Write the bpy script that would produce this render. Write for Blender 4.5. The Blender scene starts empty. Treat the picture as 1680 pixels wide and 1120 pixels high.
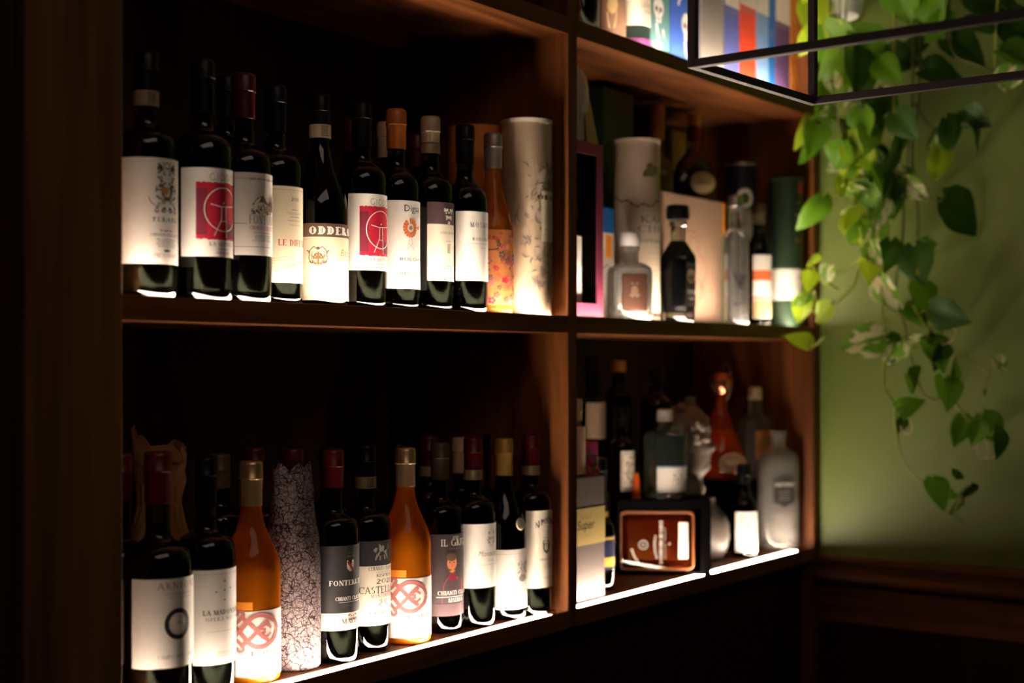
import bpy, bmesh, math, random
from mathutils import Vector, Matrix
C = bpy.context.scene.collection
sc = bpy.context.scene
rnd = random.Random(7)
PI = math.pi
# ------------------------------------------------------------------ camera, world, added fill lamp, exposure
CAM = Vector((0.0, -1.36, 1.45))
FPX, CX, HY = 2333.0, 840.0, 592.0            # focal length, centre and horizon of the 1680x1120 frame
FW = (0.813, 0.582); RT = (0.582, -0.813)     # forward and right directions on the ground plane
cd = bpy.data.cameras.new('camera'); cam = bpy.data.objects.new('camera', cd); C.objects.link(cam)
cam.location = CAM; cam.rotation_euler = (PI/2, 0, -math.atan2(FW[0], FW[1]))
cd.sensor_width = 36; cd.lens = FPX/1680*36; cd.shift_y = (HY-560)/1680
cd.clip_start = 0.05; cd.clip_end = 30
cd.dof.use_dof = True; cd.dof.focus_distance = 2.10; cd.dof.aperture_fstop = 2.5
sc.camera = cam
w = bpy.data.worlds.new('world'); sc.world = w; w.use_nodes = True
w.node_tree.nodes['Background'].inputs[0].default_value = (0.9, 0.75, 0.6, 1)
w.node_tree.nodes['Background'].inputs[1].default_value = 0.002
ld = bpy.data.lights.new('fill_lamp_light', 'AREA'); ld.shape = 'RECTANGLE'; ld.size = 1.9; ld.size_y = 1.1  # added fill light, made large for soft highlights on the bottle shoulders
ld.energy = 5.8; ld.color = (1, 0.80, 0.62)
lo = bpy.data.objects.new('fill_lamp_light', ld); C.objects.link(lo); lo.location = (0.35, -1.75, 2.86)
STRIP = 82.0; STRIP_COL = (1.0, 0.80, 0.61)
vs = sc.view_settings; vs.view_transform = 'Standard'; vs.look = 'None'; vs.exposure = 0.0; vs.gamma = 1.0
vs.use_curve_mapping = False; sc.display_settings.display_device = 'sRGB'
cy = sc.cycles
cy.max_bounces = 14; cy.transmission_bounces = 10; cy.glossy_bounces = 5; cy.diffuse_bounces = 4; cy.transparent_max_bounces = 12
cy.sample_clamp_indirect = 6.0; cy.blur_glossy = 0.6; cy.use_denoising = True
cy.caustics_reflective = False; cy.caustics_refractive = True

# ------------------------------------------------------------------ pixels of the photograph -> places in the room
def ray(px):
    u = (px-CX)/FPX
    return FW[0]+RT[0]*u, FW[1]+RT[1]*u
def onY(px, Y):                 # X of the point that column px shows on the vertical plane Y
    a, b = ray(px); t = (Y-CAM.y)/b
    return a*t
def onX(px, X):
    a, b = ray(px); t = X/a
    return b*t+CAM.y
def FD(X, Y): return X*FW[0]+(Y-CAM.y)*FW[1]
def zat(py, X, Y, off=0.0): return CAM.z+(HY-py)/FPX*(FD(X, Y)-off)
def rf(px, F):                  # ground point at forward distance F on column px
    R = (px-CX)/FPX*F
    return FW[0]*F+RT[0]*R, FW[1]*F+RT[1]*R+CAM.y
Z1, Z2, Z3 = 1.015, 1.529, 2.049           # tops of the three shelves
XL, XD0, XD1, XR = 1.104, 2.067, 2.097, 3.110
XW, DEP = 3.145, 0.32

# ------------------------------------------------------------------ materials
M = {}
def nmat(name):
    m = bpy.data.materials.new(name); m.use_nodes = True
    nt = m.node_tree; return m, nt, nt.nodes['Principled BSDF']
def S(b, **k):
    for a, v in k.items():
        a = a.replace('_', ' ')
        i = b.inputs.get(a)
        if i is not None: i.default_value = (v+(1,)) if isinstance(v, tuple) and len(v) == 3 else v
def pm(name, col, rough=0.5, metal=0.0, var=0.12, scale=60, bump=0.0, coat=0.0, trans=0.0, spec=0.5):
    if name in M: return M[name]
    m, nt, b = nmat(name); n = nt.nodes; l = nt.links
    S(b, Roughness=rough, Metallic=metal, Coat_Weight=coat, Specular_IOR_Level=spec)
    tc = n.new('ShaderNodeTexCoord'); nz = n.new('ShaderNodeTexNoise'); nz.inputs['Scale'].default_value = scale
    nz.inputs['Detail'].default_value = 4
    l.new(tc.outputs['Object'], nz.inputs['Vector'])
    mx = n.new('ShaderNodeMix'); mx.data_type = 'RGBA'
    mx.inputs[6].default_value = tuple(c*(1-var) for c in col)+(1,)
    mx.inputs[7].default_value = tuple(min(1, c*(1+var)) for c in col)+(1,)
    l.new(nz.outputs['Fac'], mx.inputs[0]); l.new(mx.outputs[2], b.inputs['Base Color'])
    if bump:
        bp = n.new('ShaderNodeBump'); bp.inputs['Strength'].default_value = bump; bp.inputs['Distance'].default_value = 0.002
        l.new(nz.outputs['Fac'], bp.inputs['Height']); l.new(bp.outputs[0], b.inputs['Normal'])
    if trans:
        tr = n.new('ShaderNodeBsdfTranslucent'); l.new(mx.outputs[2], tr.inputs[0])
        ms = n.new('ShaderNodeMixShader'); ms.inputs[0].default_value = trans
        l.new(b.outputs[0], ms.inputs[1]); l.new(tr.outputs[0], ms.inputs[2]); l.new(ms.outputs[0], n['Material Output'].inputs[0])
    M[name] = m; return m
def wood(name, c0, c1, axis, rough=0.38, sc_=1.0):
    m, nt, b = nmat(name); n = nt.nodes; l = nt.links
    tc = n.new('ShaderNodeTexCoord'); mp = n.new('ShaderNodeMapping')
    s = [38*sc_, 38*sc_, 38*sc_]; s[axis] = 2.2*sc_; mp.inputs['Scale'].default_value = s
    l.new(tc.outputs['Object'], mp.inputs[0])
    nz = n.new('ShaderNodeTexNoise'); nz.inputs['Scale'].default_value = 1.0; nz.inputs['Detail'].default_value = 7; nz.inputs['Distortion'].default_value = 0.8
    l.new(mp.outputs[0], nz.inputs['Vector'])
    mp2 = n.new('ShaderNodeMapping'); s2 = [7, 7, 7]; s2[axis] = 1.0; mp2.inputs['Scale'].default_value = s2
    l.new(tc.outputs['Object'], mp2.inputs[0])
    wv = n.new('ShaderNodeTexNoise'); wv.inputs['Scale'].default_value = 1.0; wv.inputs['Detail'].default_value = 3; wv.inputs['Distortion'].default_value = 2.0
    l.new(mp2.outputs[0], wv.inputs['Vector'])
    ad = n.new('ShaderNodeMath'); ad.operation = 'MULTIPLY_ADD'; ad.inputs[1].default_value = 0.5
    l.new(nz.outputs['Fac'], ad.inputs[0])
    hf = n.new('ShaderNodeMath'); hf.operation = 'MULTIPLY'; hf.inputs[1].default_value = 0.5
    l.new(wv.outputs['Fac'], hf.inputs[0]); l.new(hf.outputs[0], ad.inputs[2])
    r = n.new('ShaderNodeValToRGB'); r.color_ramp.elements[0].position = 0.36; r.color_ramp.elements[1].position = 0.64
    r.color_ramp.elements[0].color = c0+(1,); r.color_ramp.elements[1].color = c1+(1,)
    l.new(ad.outputs[0], r.inputs[0]); l.new(r.outputs[0], b.inputs['Base Color'])
    bp = n.new('ShaderNodeBump'); bp.inputs['Strength'].default_value = 0.12; bp.inputs['Distance'].default_value = 0.001
    l.new(nz.outputs['Fac'], bp.inputs['Height']); l.new(bp.outputs[0], b.inputs['Normal'])
    S(b, Roughness=rough, Specular_IOR_Level=.22); M[name] = m; return m
def glass(name, col, rough=0.02, ior=1.5, wob=0.0, glow_mix=0.0, mcol=(.8, .8, .78)):
    m, nt, b = nmat(name)
    S(b, Base_Color=col, Roughness=rough, IOR=ior, Transmission_Weight=1.0)
    tc = nt.nodes.new('ShaderNodeTexCoord'); nz = nt.nodes.new('ShaderNodeTexNoise'); nz.inputs['Scale'].default_value = 45
    bp = nt.nodes.new('ShaderNodeBump'); bp.inputs['Strength'].default_value = 0.03+wob; bp.inputs['Distance'].default_value = 0.001
    nt.links.new(tc.outputs['Object'], nz.inputs['Vector']); nt.links.new(nz.outputs['Fac'], bp.inputs['Height'])
    nt.links.new(bp.outputs[0], b.inputs['Normal'])
    if glow_mix:      # scatter mixed into the glass to imitate light glowing inside it
        n = nt.nodes; tl = n.new('ShaderNodeBsdfTranslucent'); df = n.new('ShaderNodeBsdfDiffuse'); a = n.new('ShaderNodeMixShader'); c = n.new('ShaderNodeMixShader')
        tl.inputs[0].default_value = mcol+(1,); df.inputs[0].default_value = mcol+(1,); a.inputs[0].default_value = .4; c.inputs[0].default_value = glow_mix
        l = nt.links; l.new(tl.outputs[0], a.inputs[1]); l.new(df.outputs[0], a.inputs[2]); l.new(b.outputs[0], c.inputs[1]); l.new(a.outputs[0], c.inputs[2]); l.new(c.outputs[0], n['Material Output'].inputs[0])
    M[name] = m; return m
wood('wood_x', (0.10, 0.030, 0.0075), (0.285, 0.093, 0.023), 0, 0.48)
wood('wood_z', (0.10, 0.030, 0.0075), (0.285, 0.093, 0.023), 2, 0.48)
wood('wood_y', (0.105, 0.036, 0.011), (0.27, 0.100, 0.031), 1)
wood('wood_post', (0.065, 0.027, 0.008), (0.20, 0.090, 0.025), 2, 0.5, 0.8)
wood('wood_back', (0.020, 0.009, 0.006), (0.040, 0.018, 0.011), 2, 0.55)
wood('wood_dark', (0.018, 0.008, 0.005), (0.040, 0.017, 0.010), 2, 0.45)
glass('glass_green', (0.15, 0.18, 0.12))
glass('glass_brown', (0.24, 0.15, 0.07))
glass('glass_clear', (0.96, 0.98, 0.97), glow_mix=.12)
glass('glass_pure', (0.95, 0.97, 0.97))
glass('glass_lit', (0.96, 0.98, 0.96), glow_mix=.24, mcol=(.95, .93, .88))
glass('glass_mint', (0.66, 0.80, 0.72), glow_mix=.10, mcol=(.35, .50, .42))
glass('glass_olive', (0.72, 0.62, 0.18), 0.06, glow_mix=.35, mcol=(.62, .50, .10))
glass('glass_amber', (0.95, 0.30, 0.03), 0.05, glow_mix=.32, mcol=(1.0, .17, .006))
glass('edge_glow', (1.0, .60, .30), .08, glow_mix=.5, mcol=(.9, .36, .15))  # pale scattering glass that imitates light caught along an edge
glass('glass_whisky', (0.75, 0.20, 0.03), 0.03, glow_mix=.05, mcol=(.75, .10, .02))
def rosemat(name, col, gcol):     # orange wine in clear glass: refraction, plus scatter imitating the glow within
    m, nt, b = nmat(name); n = nt.nodes; l = nt.links
    S(b, Base_Color=gcol, Roughness=0.03, IOR=1.42, Transmission_Weight=1.0)
    tc = n.new('ShaderNodeTexCoord'); nz = n.new('ShaderNodeTexNoise'); nz.inputs['Scale'].default_value = 22; nz.inputs['Detail'].default_value = 3; nz.inputs['Distortion'].default_value = 1.5
    l.new(tc.outputs['Object'], nz.inputs['Vector'])
    mx = n.new('ShaderNodeMix'); mx.data_type = 'RGBA'
    mx.inputs[6].default_value = tuple(c*0.75 for c in col)+(1,); mx.inputs[7].default_value = col+(1,)
    l.new(nz.outputs['Fac'], mx.inputs[0])
    bp = n.new('ShaderNodeBump'); bp.inputs['Strength'].default_value = .05; bp.inputs['Distance'].default_value = .002
    l.new(nz.outputs['Fac'], bp.inputs['Height']); l.new(bp.outputs[0], b.inputs['Normal'])
    tl = n.new('ShaderNodeBsdfTranslucent'); df = n.new('ShaderNodeBsdfDiffuse')
    for s_ in (tl, df): l.new(mx.outputs[2], s_.inputs[0])
    m1 = n.new('ShaderNodeMixShader'); m1.inputs[0].default_value = 0.55
    l.new(tl.outputs[0], m1.inputs[1]); l.new(df.outputs[0], m1.inputs[2])
    m2 = n.new('ShaderNodeMixShader'); m2.inputs[0].default_value = 0.56
    l.new(b.outputs[0], m2.inputs[1]); l.new(m1.outputs[0], m2.inputs[2])
    l.new(m2.outputs[0], n['Material Output'].inputs[0]); M[name] = m; return m
rosemat('rose_glass', (1.0, 0.27, 0.008), (1.0, 0.42, 0.07))
rosemat('peach_glass', (1.0, 0.38, 0.04), (1.0, 0.52, 0.14))
pm('red_wine', (0.002, 0.001, 0.001), 0.12, spec=0.12)
pm('black_spirit', (0.004, 0.004, 0.006), 0.2, spec=.2)
pm('paper', (0.80, 0.76, 0.70), 0.62, var=0.05, scale=120)
pm('paper_cream', (0.80, 0.70, 0.50), 0.6, var=0.05)
pm('paper_ivory', (0.82, 0.75, 0.62), 0.6, var=0.05)
pm('paper_gold', (0.62, 0.43, 0.13), 0.5)
pm('band_paper', (0.42, 0.32, 0.19), 0.6)
pm('paper_dark', (0.030, 0.028, 0.030), 0.5)
pm('paper_slate', (0.055, 0.040, 0.045), 0.5)
pm('paper_plum', (0.10, 0.055, 0.065), 0.5)
pm('ink_black', (0.012, 0.010, 0.010), 0.6)
pm('ink_grey', (0.10, 0.09, 0.085), 0.6)
pm('ink_pale', (0.30, 0.27, 0.24), 0.6)
pm('ink_brown', (0.13, 0.07, 0.04), 0.6)
pm('ink_red', (0.42, 0.035, 0.03), 0.6)
pm('ink_crimson', (0.50, 0.008, 0.035), 0.6, var=0.25, scale=40)
pm('ink_maroon', (0.20, 0.012, 0.035), 0.6)
pm('ink_rose', (0.42, 0.13, 0.13), 0.6)
pm('ink_orange', (0.62, 0.13, 0.035), 0.6)
pm('ink_gold', (0.55, 0.33, 0.05), 0.45, 0.3)
pm('ink_white', (0.82, 0.79, 0.74), 0.6)
pm('ink_tan', (0.42, 0.29, 0.14), 0.6)
pm('ink_skin', (0.62, 0.22, 0.10), 0.6)
pm('ink_green', (0.10, 0.13, 0.02), 0.6)
for nm, c, r, mt in (('cap_black', (0.005, 0.005, 0.0055), 0.34, 0), ('cap_navy', (0.005, 0.007, 0.018), 0.34, 0),
                     ('cap_wine', (0.085, 0.003, 0.009), 0.35, 0), ('cap_red', (0.12, 0.006, 0.007), 0.35, 0),
                     ('cap_orange', (0.70, 0.20, 0.03), 0.4, 0), ('cap_cream', (0.68, 0.50, 0.32), 0.42, 0),
                     ('cap_pewter', (0.40, 0.33, 0.31), 0.38, 0.5), ('cap_gold', (0.62, 0.42, 0.22), 0.30, 0.7),
                     ('cap_brass', (0.62, 0.36, 0.08), 0.4, 0.2), ('cap_olive', (0.09, 0.065, 0.035), 0.4, 0),
                     ('cap_white', (0.72, 0.70, 0.68), 0.4, 0), ('copper', (0.72, 0.30, 0.15), 0.22, 0.9),
                     ('steel', (0.55, 0.52, 0.50), 0.3, 0.9), ('leather', (0.045, 0.014, 0.006), 0.6, 0)):
    pm(nm, c, r, mt, spec=.18 if nm in ('cap_black', 'cap_navy') else .4)

# ------------------------------------------------------------------ mesh helpers
def obj(name, verts, faces, mat, parent=None, smooth=None, loc=None):
    me = bpy.data.meshes.new(name); me.from_pydata([tuple(v) for v in verts], [], faces)
    mats = mat if isinstance(mat, list) else [mat]
    for m_ in mats: me.materials.append(M[m_] if isinstance(m_, str) else m_)
    me.validate(); me.update()
    if smooth is not None:
        me.shade_smooth()
        me.set_sharp_from_angle(angle=math.radians(smooth))
    o = bpy.data.objects.new(name, me); C.objects.link(o)
    if parent: o.parent = parent
    if loc: o.location = loc
    return o
def empty(name, loc, rz=0.0):
    o = bpy.data.objects.new(name, None); C.objects.link(o); o.location = loc; o.rotation_euler = (0, 0, rz)
    o.empty_display_size = 0.02
    return o
def tag(o, label, cat, group=None):
    o['label'] = label; o['category'] = cat
    if group: o['group'] = group
    return o
def lathe_vf(prof, seg=40, sx=1.0, sy=1.0, n=2.0):
    V, F = [], []
    rings = []
    for r, z in prof:
        if r < 1e-6: rings.append([len(V)]); V.append((0, 0, z)); continue
        ring = []
        for k in range(seg):
            a = 2*PI*k/seg; c, s = math.cos(a), math.sin(a)
            if n != 2.0:
                q = (abs(c)**n+abs(s)**n)**(-1.0/n); c *= q; s *= q
            ring.append(len(V)); V.append((r*c*sx, r*s*sy, z))
        rings.append(ring)
    for A, B in zip(rings, rings[1:]):
        if len(A) == 1 and len(B) == 1: continue
        for k in range(seg):
            k2 = (k+1) % seg
            if len(A) == 1: F.append((A[0], B[k2], B[k]))
            elif len(B) == 1: F.append((A[k], A[k2], B[0]))
            else: F.append((A[k], A[k2], B[k2], B[k]))
    return V, F
def lathe(name, prof, mat, parent=None, seg=40, smooth=40, **k):
    V, F = lathe_vf(prof, seg, **k)
    return obj(name, V, F, mat, parent, smooth)
def box_vf(x0, y0, z0, x1, y1, z1, b=0.0):
    bm = bmesh.new(); bmesh.ops.create_cube(bm, size=1.0)
    for v in bm.verts:
        v.co = ((x0+x1)/2+v.co.x*(x1-x0), (y0+y1)/2+v.co.y*(y1-y0), (z0+z1)/2+v.co.z*(z1-z0))
    if b: bmesh.ops.bevel(bm, geom=bm.edges[:], offset=b, segments=1, affect='EDGES')
    bm.verts.index_update()
    V = [tuple(v.co) for v in bm.verts]; F = [tuple(v.index for v in f.verts) for f in bm.faces]; bm.free()
    return V, F
def box(name, x0, y0, z0, x1, y1, z1, mat, parent=None, b=0.001):
    V, F = box_vf(x0, y0, z0, x1, y1, z1, b); return obj(name, V, F, mat, parent)
def merge(*vfs):
    V, F = [], []
    for v, f in vfs:
        o = len(V); V += list(v); F += [tuple(i+o for i in q) for q in f]
    return V, F
def tube_vf(pts, r, seg=6):
    V, F = [], []
    pts = [Vector(p) for p in pts]; n = len(pts)
    rr = r if isinstance(r, (list, tuple)) else [r]*n
    up = Vector((0.13, 0.27, 0.95)).normalized()
    for i, p in enumerate(pts):
        d = (pts[min(i+1, n-1)]-pts[max(i-1, 0)]).normalized()
        a = d.cross(up)
        if a.length < 1e-3: a = d.cross(Vector((1, 0, 0)))
        a.normalize(); b_ = d.cross(a)
        for k in range(seg):
            t = 2*PI*k/seg; V.append(tuple(p+(a*math.cos(t)+b_*math.sin(t))*rr[i]))
    for i in range(n-1):
        for k in range(seg):
            k2 = (k+1) % seg
            F.append((i*seg+k, i*seg+k2, (i+1)*seg+k2, (i+1)*seg+k))
    F.append(tuple(range(seg-1, -1, -1))); F.append(tuple((n-1)*seg+k for k in range(seg)))
    return V, F
def spline(pts, n=8):
    out = []; P = [Vector(p) for p in pts]
    for i in range(len(P)-1):
        p0, p1, p2, p3 = P[max(i-1, 0)], P[i], P[i+1], P[min(i+2, len(P)-1)]
        for k in range(n):
            t = k/n
            out.append(0.5*((2*p1)+(p2-p0)*t+(2*p0-5*p1+4*p2-p3)*t*t+(3*p1-p0-3*p2+p3)*t**3))
    out.append(P[-1]); return out

# ------------------------------------------------------------------ lettering
def SER(ch):      # strokes of a serif capital, unit height: (kind, data)
    L, A = [], []
    def l(x0, y0, x1, y1, k, s=''): L.append((x0, y0, x1, y1, k, s))
    def a(cx, cy, rx, ry, a0, a1): A.append((cx, cy, rx, ry, a0, a1))
    w_ = 0.7
    if ch == 'A': l(.05,0,.36,1,'n','0'); l(.36,1,.68,0,'t','1'); l(.17,.34,.55,.34,'n'); w_ = .74
    elif ch == 'B': l(.16,0,.16,1,'t','01'); a(.2,.76,.28,.24,-90,90); a(.2,.27,.36,.27,-90,90); w_ = .64
    elif ch == 'C': a(.46,.5,.4,.5,50,310); w_ = .80; l(.72,.72,.72,.98,'n')
    elif ch == 'D': l(.16,0,.16,1,'t','01'); a(.22,.5,.46,.5,-90,90); w_ = .76
    elif ch == 'E': l(.16,0,.16,1,'t','01'); l(.16,.975,.56,.975,'n'); l(.16,.52,.46,.52,'n'); l(.16,.025,.6,.025,'n'); l(.56,.8,.56,1,'n'); l(.6,0,.6,.2,'n'); w_ = .66
    elif ch == 'F': l(.16,0,.16,1,'t','01'); l(.16,.975,.56,.975,'n'); l(.16,.5,.46,.5,'n'); l(.56,.78,.56,1,'n'); w_ = .60
    elif ch == 'G': a(.46,.5,.4,.5,50,330); l(.78,.02,.78,.42,'t','1'); w_ = .88
    elif ch == 'H': l(.16,0,.16,1,'t','01'); l(.68,0,.68,1,'t','01'); l(.16,.52,.68,.52,'n'); w_ = .84
    elif ch == 'I': l(.17,0,.17,1,'t','01'); w_ = .34
    elif ch == 'K': l(.16,0,.16,1,'t','01'); l(.2,.42,.6,1,'n','1'); l(.32,.58,.66,0,'t','1'); w_ = .72
    elif ch == 'L': l(.16,0,.16,1,'t','01'); l(.16,.025,.56,.025,'n'); l(.56,0,.56,.24,'n'); w_ = .62
    elif ch == 'M': l(.12,0,.12,1,'n','0'); l(.12,1,.45,.02,'t'); l(.45,.02,.78,1,'n'); l(.78,1,.78,0,'t','1'); w_ = .9
    elif ch == 'N': l(.12,0,.12,1,'n','01'); l(.12,1,.66,0,'t'); l(.66,0,.66,1,'n','1'); w_ = .78
    elif ch == 'O' or ch == '0': a(.45,.5,.38,.5,0,360); w_ = .9
    elif ch == 'P': l(.16,0,.16,1,'t','01'); a(.2,.73,.32,.27,-90,90); w_ = .60
    elif ch == 'R': l(.16,0,.16,1,'t','01'); a(.2,.74,.3,.26,-90,90); l(.34,.48,.66,0,'t','1'); w_ = .70
    elif ch == 'S': a(.31,.74,.22,.26,40,250); a(.31,.26,.26,.26,-140,70); w_ = .62
    elif ch == 'T': l(.36,0,.36,1,'t','0'); l(.02,.975,.70,.975,'n'); l(.02,.8,.02,1,'n'); l(.70,.8,.70,1,'n'); w_ = .72
    elif ch == 'U': l(.14,.3,.14,1,'t','1'); l(.64,.3,.64,1,'n','1'); a(.39,.3,.25,.3,180,360); w_ = .78
    elif ch == 'V': l(.05,1,.36,0,'t','0'); l(.36,0,.66,1,'n','1'); w_ = .72
    elif ch == 'Q': a(.45,.5,.38,.5,0,360); l(.5,.12,.8,-.12,'t'); w_ = .9
    elif ch == 'W': l(.03,1,.24,0,'t','0'); l(.24,0,.45,.9,'n'); l(.45,.9,.66,0,'t'); l(.66,0,.86,1,'n','1'); w_ = .9
    elif ch == 'X': l(.05,1,.62,0,'t','01'); l(.05,0,.62,1,'n','01'); w_ = .68
    elif ch == 'Y': l(.05,1,.34,.45,'t','0'); l(.64,1,.34,.45,'n','0'); l(.34,0,.34,.45,'t','0'); w_ = .68
    elif ch == 'Z': l(.06,.975,.58,.975,'n'); l(.58,1,.06,0,'t'); l(.06,.025,.60,.025,'n'); w_ = .66
    elif ch == '2': a(.3,.72,.25,.28,-20,170); l(.54,.64,.06,.03,'t'); l(.06,.03,.58,.03,'t'); w_ = .62
    elif ch == '1': l(.24,0,.24,1,'t','0'); l(.24,1,.08,.84,'n'); w_ = .42
    elif ch == '4': l(.44,0,.44,1,'t','0'); l(.44,1,.04,.3,'n'); l(.04,.3,.6,.3,'n'); w_ = .64
    elif ch == '8': a(.3,.75,.2,.25,0,360); a(.3,.26,.25,.26,0,360); w_ = .6
    elif ch == '.': l(.1,.0,.1,.1,'t'); w_ = .24
    elif ch == "'": l(.1,.8,.1,1,'n'); w_ = .2
    else: w_ = .36
    return L, A, w_
_tc = {}
def sans(txt):
    if txt in _tc: return _tc[txt]
    cu = bpy.data.curves.new('glyphs', 'FONT'); cu.body = txt; cu.resolution_u = 2; cu.size = 1.0
    o = bpy.data.objects.new('glyphs', cu); me = bpy.data.meshes.new_from_object(o)
    V = [(v.co.x, v.co.y) for v in me.vertices]; F = [tuple(p.vertices) for p in me.polygons]
    bpy.data.objects.remove(o); bpy.data.curves.remove(cu); bpy.data.meshes.remove(me)
    x0 = min(v[0] for v in V); x1 = max(v[0] for v in V)
    _tc[txt] = ([((v[0]-x0)/0.7, v[1]/0.7) for v in V], F, (x1-x0)/0.7)
    return _tc[txt]
class Print:
    """flat print laid on a label: collects polygons per ink in label coordinates (s across, h up, metres)"""
    def __init__(s): s.V = []; s.F = []; s.I = []; s.inks = []; s.seglen = 0.004; s.lay = []
    def ink(s, k):
        if k not in s.inks: s.inks.append(k)
        return s.inks.index(k)
    def face(s, pts, ink, lay=0):
        o = len(s.V); s.V += [(p[0], p[1]) for p in pts]; s.lay += [lay]*len(pts)
        s.F.append(tuple(range(o, o+len(pts)))); s.I.append(s.ink(ink))
    def line(s, pts, wd, ink, closed=False, lay=0):
        P = []
        pts = list(pts)+([pts[0]] if closed else [])
        for a, b in zip(pts, pts[1:]):
            n = max(1, int(abs(b[0]-a[0])/s.seglen+0.999))
            for k in range(n): P.append((a[0]+(b[0]-a[0])*k/n, a[1]+(b[1]-a[1])*k/n))
        P.append(pts[-1]); n = len(P)
        W = wd if isinstance(wd, list) else None
        L, R = [], []
        for i, p in enumerate(P):
            q0 = P[i-1] if i > 0 else (P[-2] if closed else p); q1 = P[i+1] if i < n-1 else (P[1] if closed else p)
            dx, dy = q1[0]-q0[0], q1[1]-q0[1]; d = math.hypot(dx, dy) or 1
            h = (W[min(i, len(W)-1)] if W else wd)/2
            L.append((p[0]-dy/d*h, p[1]+dx/d*h)); R.append((p[0]+dy/d*h, p[1]-dx/d*h))
        for i in range(n-1): s.face((R[i], R[i+1], L[i+1], L[i]), ink, lay)
    def rect(s, s0, h0, s1, h1, ink, lay=0):
        n = max(1, int(abs(s1-s0)/s.seglen+0.999))
        for k in range(n):
            a = s0+(s1-s0)*k/n; b = s0+(s1-s0)*(k+1)/n
            s.face(((a, h0), (b, h0), (b, h1), (a, h1)), ink, lay)
    def disc(s, c, r, ink, ry=None, lay=0, n=20):
        ry = ry or r
        m = max(1, int(2*r/s.seglen+0.999)) if r > s.seglen else 1
        if m == 1: s.face([(c[0]+r*math.cos(2*PI*k/n), c[1]+ry*math.sin(2*PI*k/n)) for k in range(n)], ink, lay); return
        m = max(m, 8)
        for k in range(m):
            x0, x1 = -math.cos(PI*k/m), -math.cos(PI*(k+1)/m)
            y0, y1 = math.sqrt(max(0, 1-x0*x0)), math.sqrt(max(0, 1-x1*x1))
            q = [(c[0]+x0*r, c[1]-y0*ry), (c[0]+x1*r, c[1]-y1*ry), (c[0]+x1*r, c[1]+y1*ry), (c[0]+x0*r, c[1]+y0*ry)]
            if k == 0: q = q[1:3]+[q[0]]
            if k == m-1: q = [q[0], q[1], q[3]]
            s.face(q, ink, lay)
    def ring(s, c, r, wd, ink, ry=None, a0=0, a1=360, n=28, lay=0):
        ry = ry or r
        s.line([(c[0]+r*math.cos(math.radians(a0+(a1-a0)*k/n)), c[1]+ry*math.sin(math.radians(a0+(a1-a0)*k/n))) for k in range(n+1)], wd, ink, lay=lay)
    def poly(s, c, pts, sc_, ink, lay=0): s.face([(c[0]+x*sc_, c[1]+y*sc_) for x, y in pts], ink, lay)
    def text(s, t, c, h, ht, ink, width=None, font='serif', T=.175, N=.072, gap=.08, left=None, lay=1, shear=0.0):
        """t centred on c (or starting at left), baseline h, cap height ht, optional total width"""
        if font == 'sans':
            V, F, tw = sans(t); k = (width/tw) if width else ht
            x0 = left if left is not None else c-tw*k/2
            for f in F: s.face([(x0+(V[i][0]+shear*V[i][1])*k, h+V[i][1]*ht) for i in f], ink, lay)
            return
        tot = 0; gl = []
        for ch in t:
            big = 1.0
            L, A, w_ = SER(ch.upper()); sc1 = 0.78 if (ch.islower()) else 1.0
            gl.append((tot, L, A, sc1)); tot += w_*sc1+gap
        tot -= gap; k = (width/tot) if width else ht
        x0 = left if left is not None else c-tot*k/2
        for off, L, A, q in gl:
            def tr(x, y): return (x0+(off+x*q+shear*y*q)*k, h+y*q*ht)
            for xa, ya, xb, yb, kd, se in L:
                wd = T if kd == 't' else N
                if font == 'thin': wd = N
                dx, dy = xb-xa, yb-ya; d = math.hypot(dx, dy)
                if abs(dy) > abs(dx)*0.4:     # upright or diagonal: horizontal thickness
                    hw = wd/2*(d/abs(dy))
                    s.face([tr(xa-hw, ya), tr(xa+hw, ya), tr(xb+hw, yb), tr(xb-hw, yb)], ink, lay)
                else:
                    hw = (N if kd == 'n' else T)/2
                    s.face([tr(xa, ya-hw), tr(xb, yb-hw), tr(xb, yb+hw), tr(xa, ya+hw)], ink, lay)
                if font != 'thin':
                    for e in se:
                        x, y = (xa, ya) if e == '0' else (xb, yb)
                        yy = min(max(y, N/2), 1-N/2)
                        s.face([tr(x-wd/2-.09, yy-N/2), tr(x+wd/2+.09, yy-N/2), tr(x+wd/2+.09, yy+N/2), tr(x-wd/2-.09, yy+N/2)], ink, lay)
            for cx_, cy_, rx, ry, a0, a1 in A:
                n = 16; pr = None
                for i in range(n+1):
                    a_ = math.radians(a0+(a1-a0)*i/n); c_, s_ = math.cos(a_), math.sin(a_)
                    wd = (N+(T-N)*abs(c_)**1.3) if font != 'thin' else N
                    o_ = tr(cx_+rx*c_, cy_+ry*s_); i_ = tr(cx_+(rx-wd)*c_, cy_+max(ry-max(wd*.6, N), .01)*s_)
                    if pr: s.face([pr[0], o_, i_, pr[1]], ink, lay)
                    pr = (o_, i_)
    def greek(s, c, h, width, ht, ink, rows=1, lead=1.9, seed=1, lay=1):
        r_ = random.Random(seed)
        for q in range(rows):
            y = h-q*ht*lead; ww = width*r_.uniform(.7, 1.0); x = c-ww/2; e = c+ww/2
            while x < e:
                d = min(r_.uniform(1.2, 4.0)*ht, e-x)
                s.rect(x, y, x+d*.86, y+ht*.62, ink, lay); x += d+ht*.35
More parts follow.
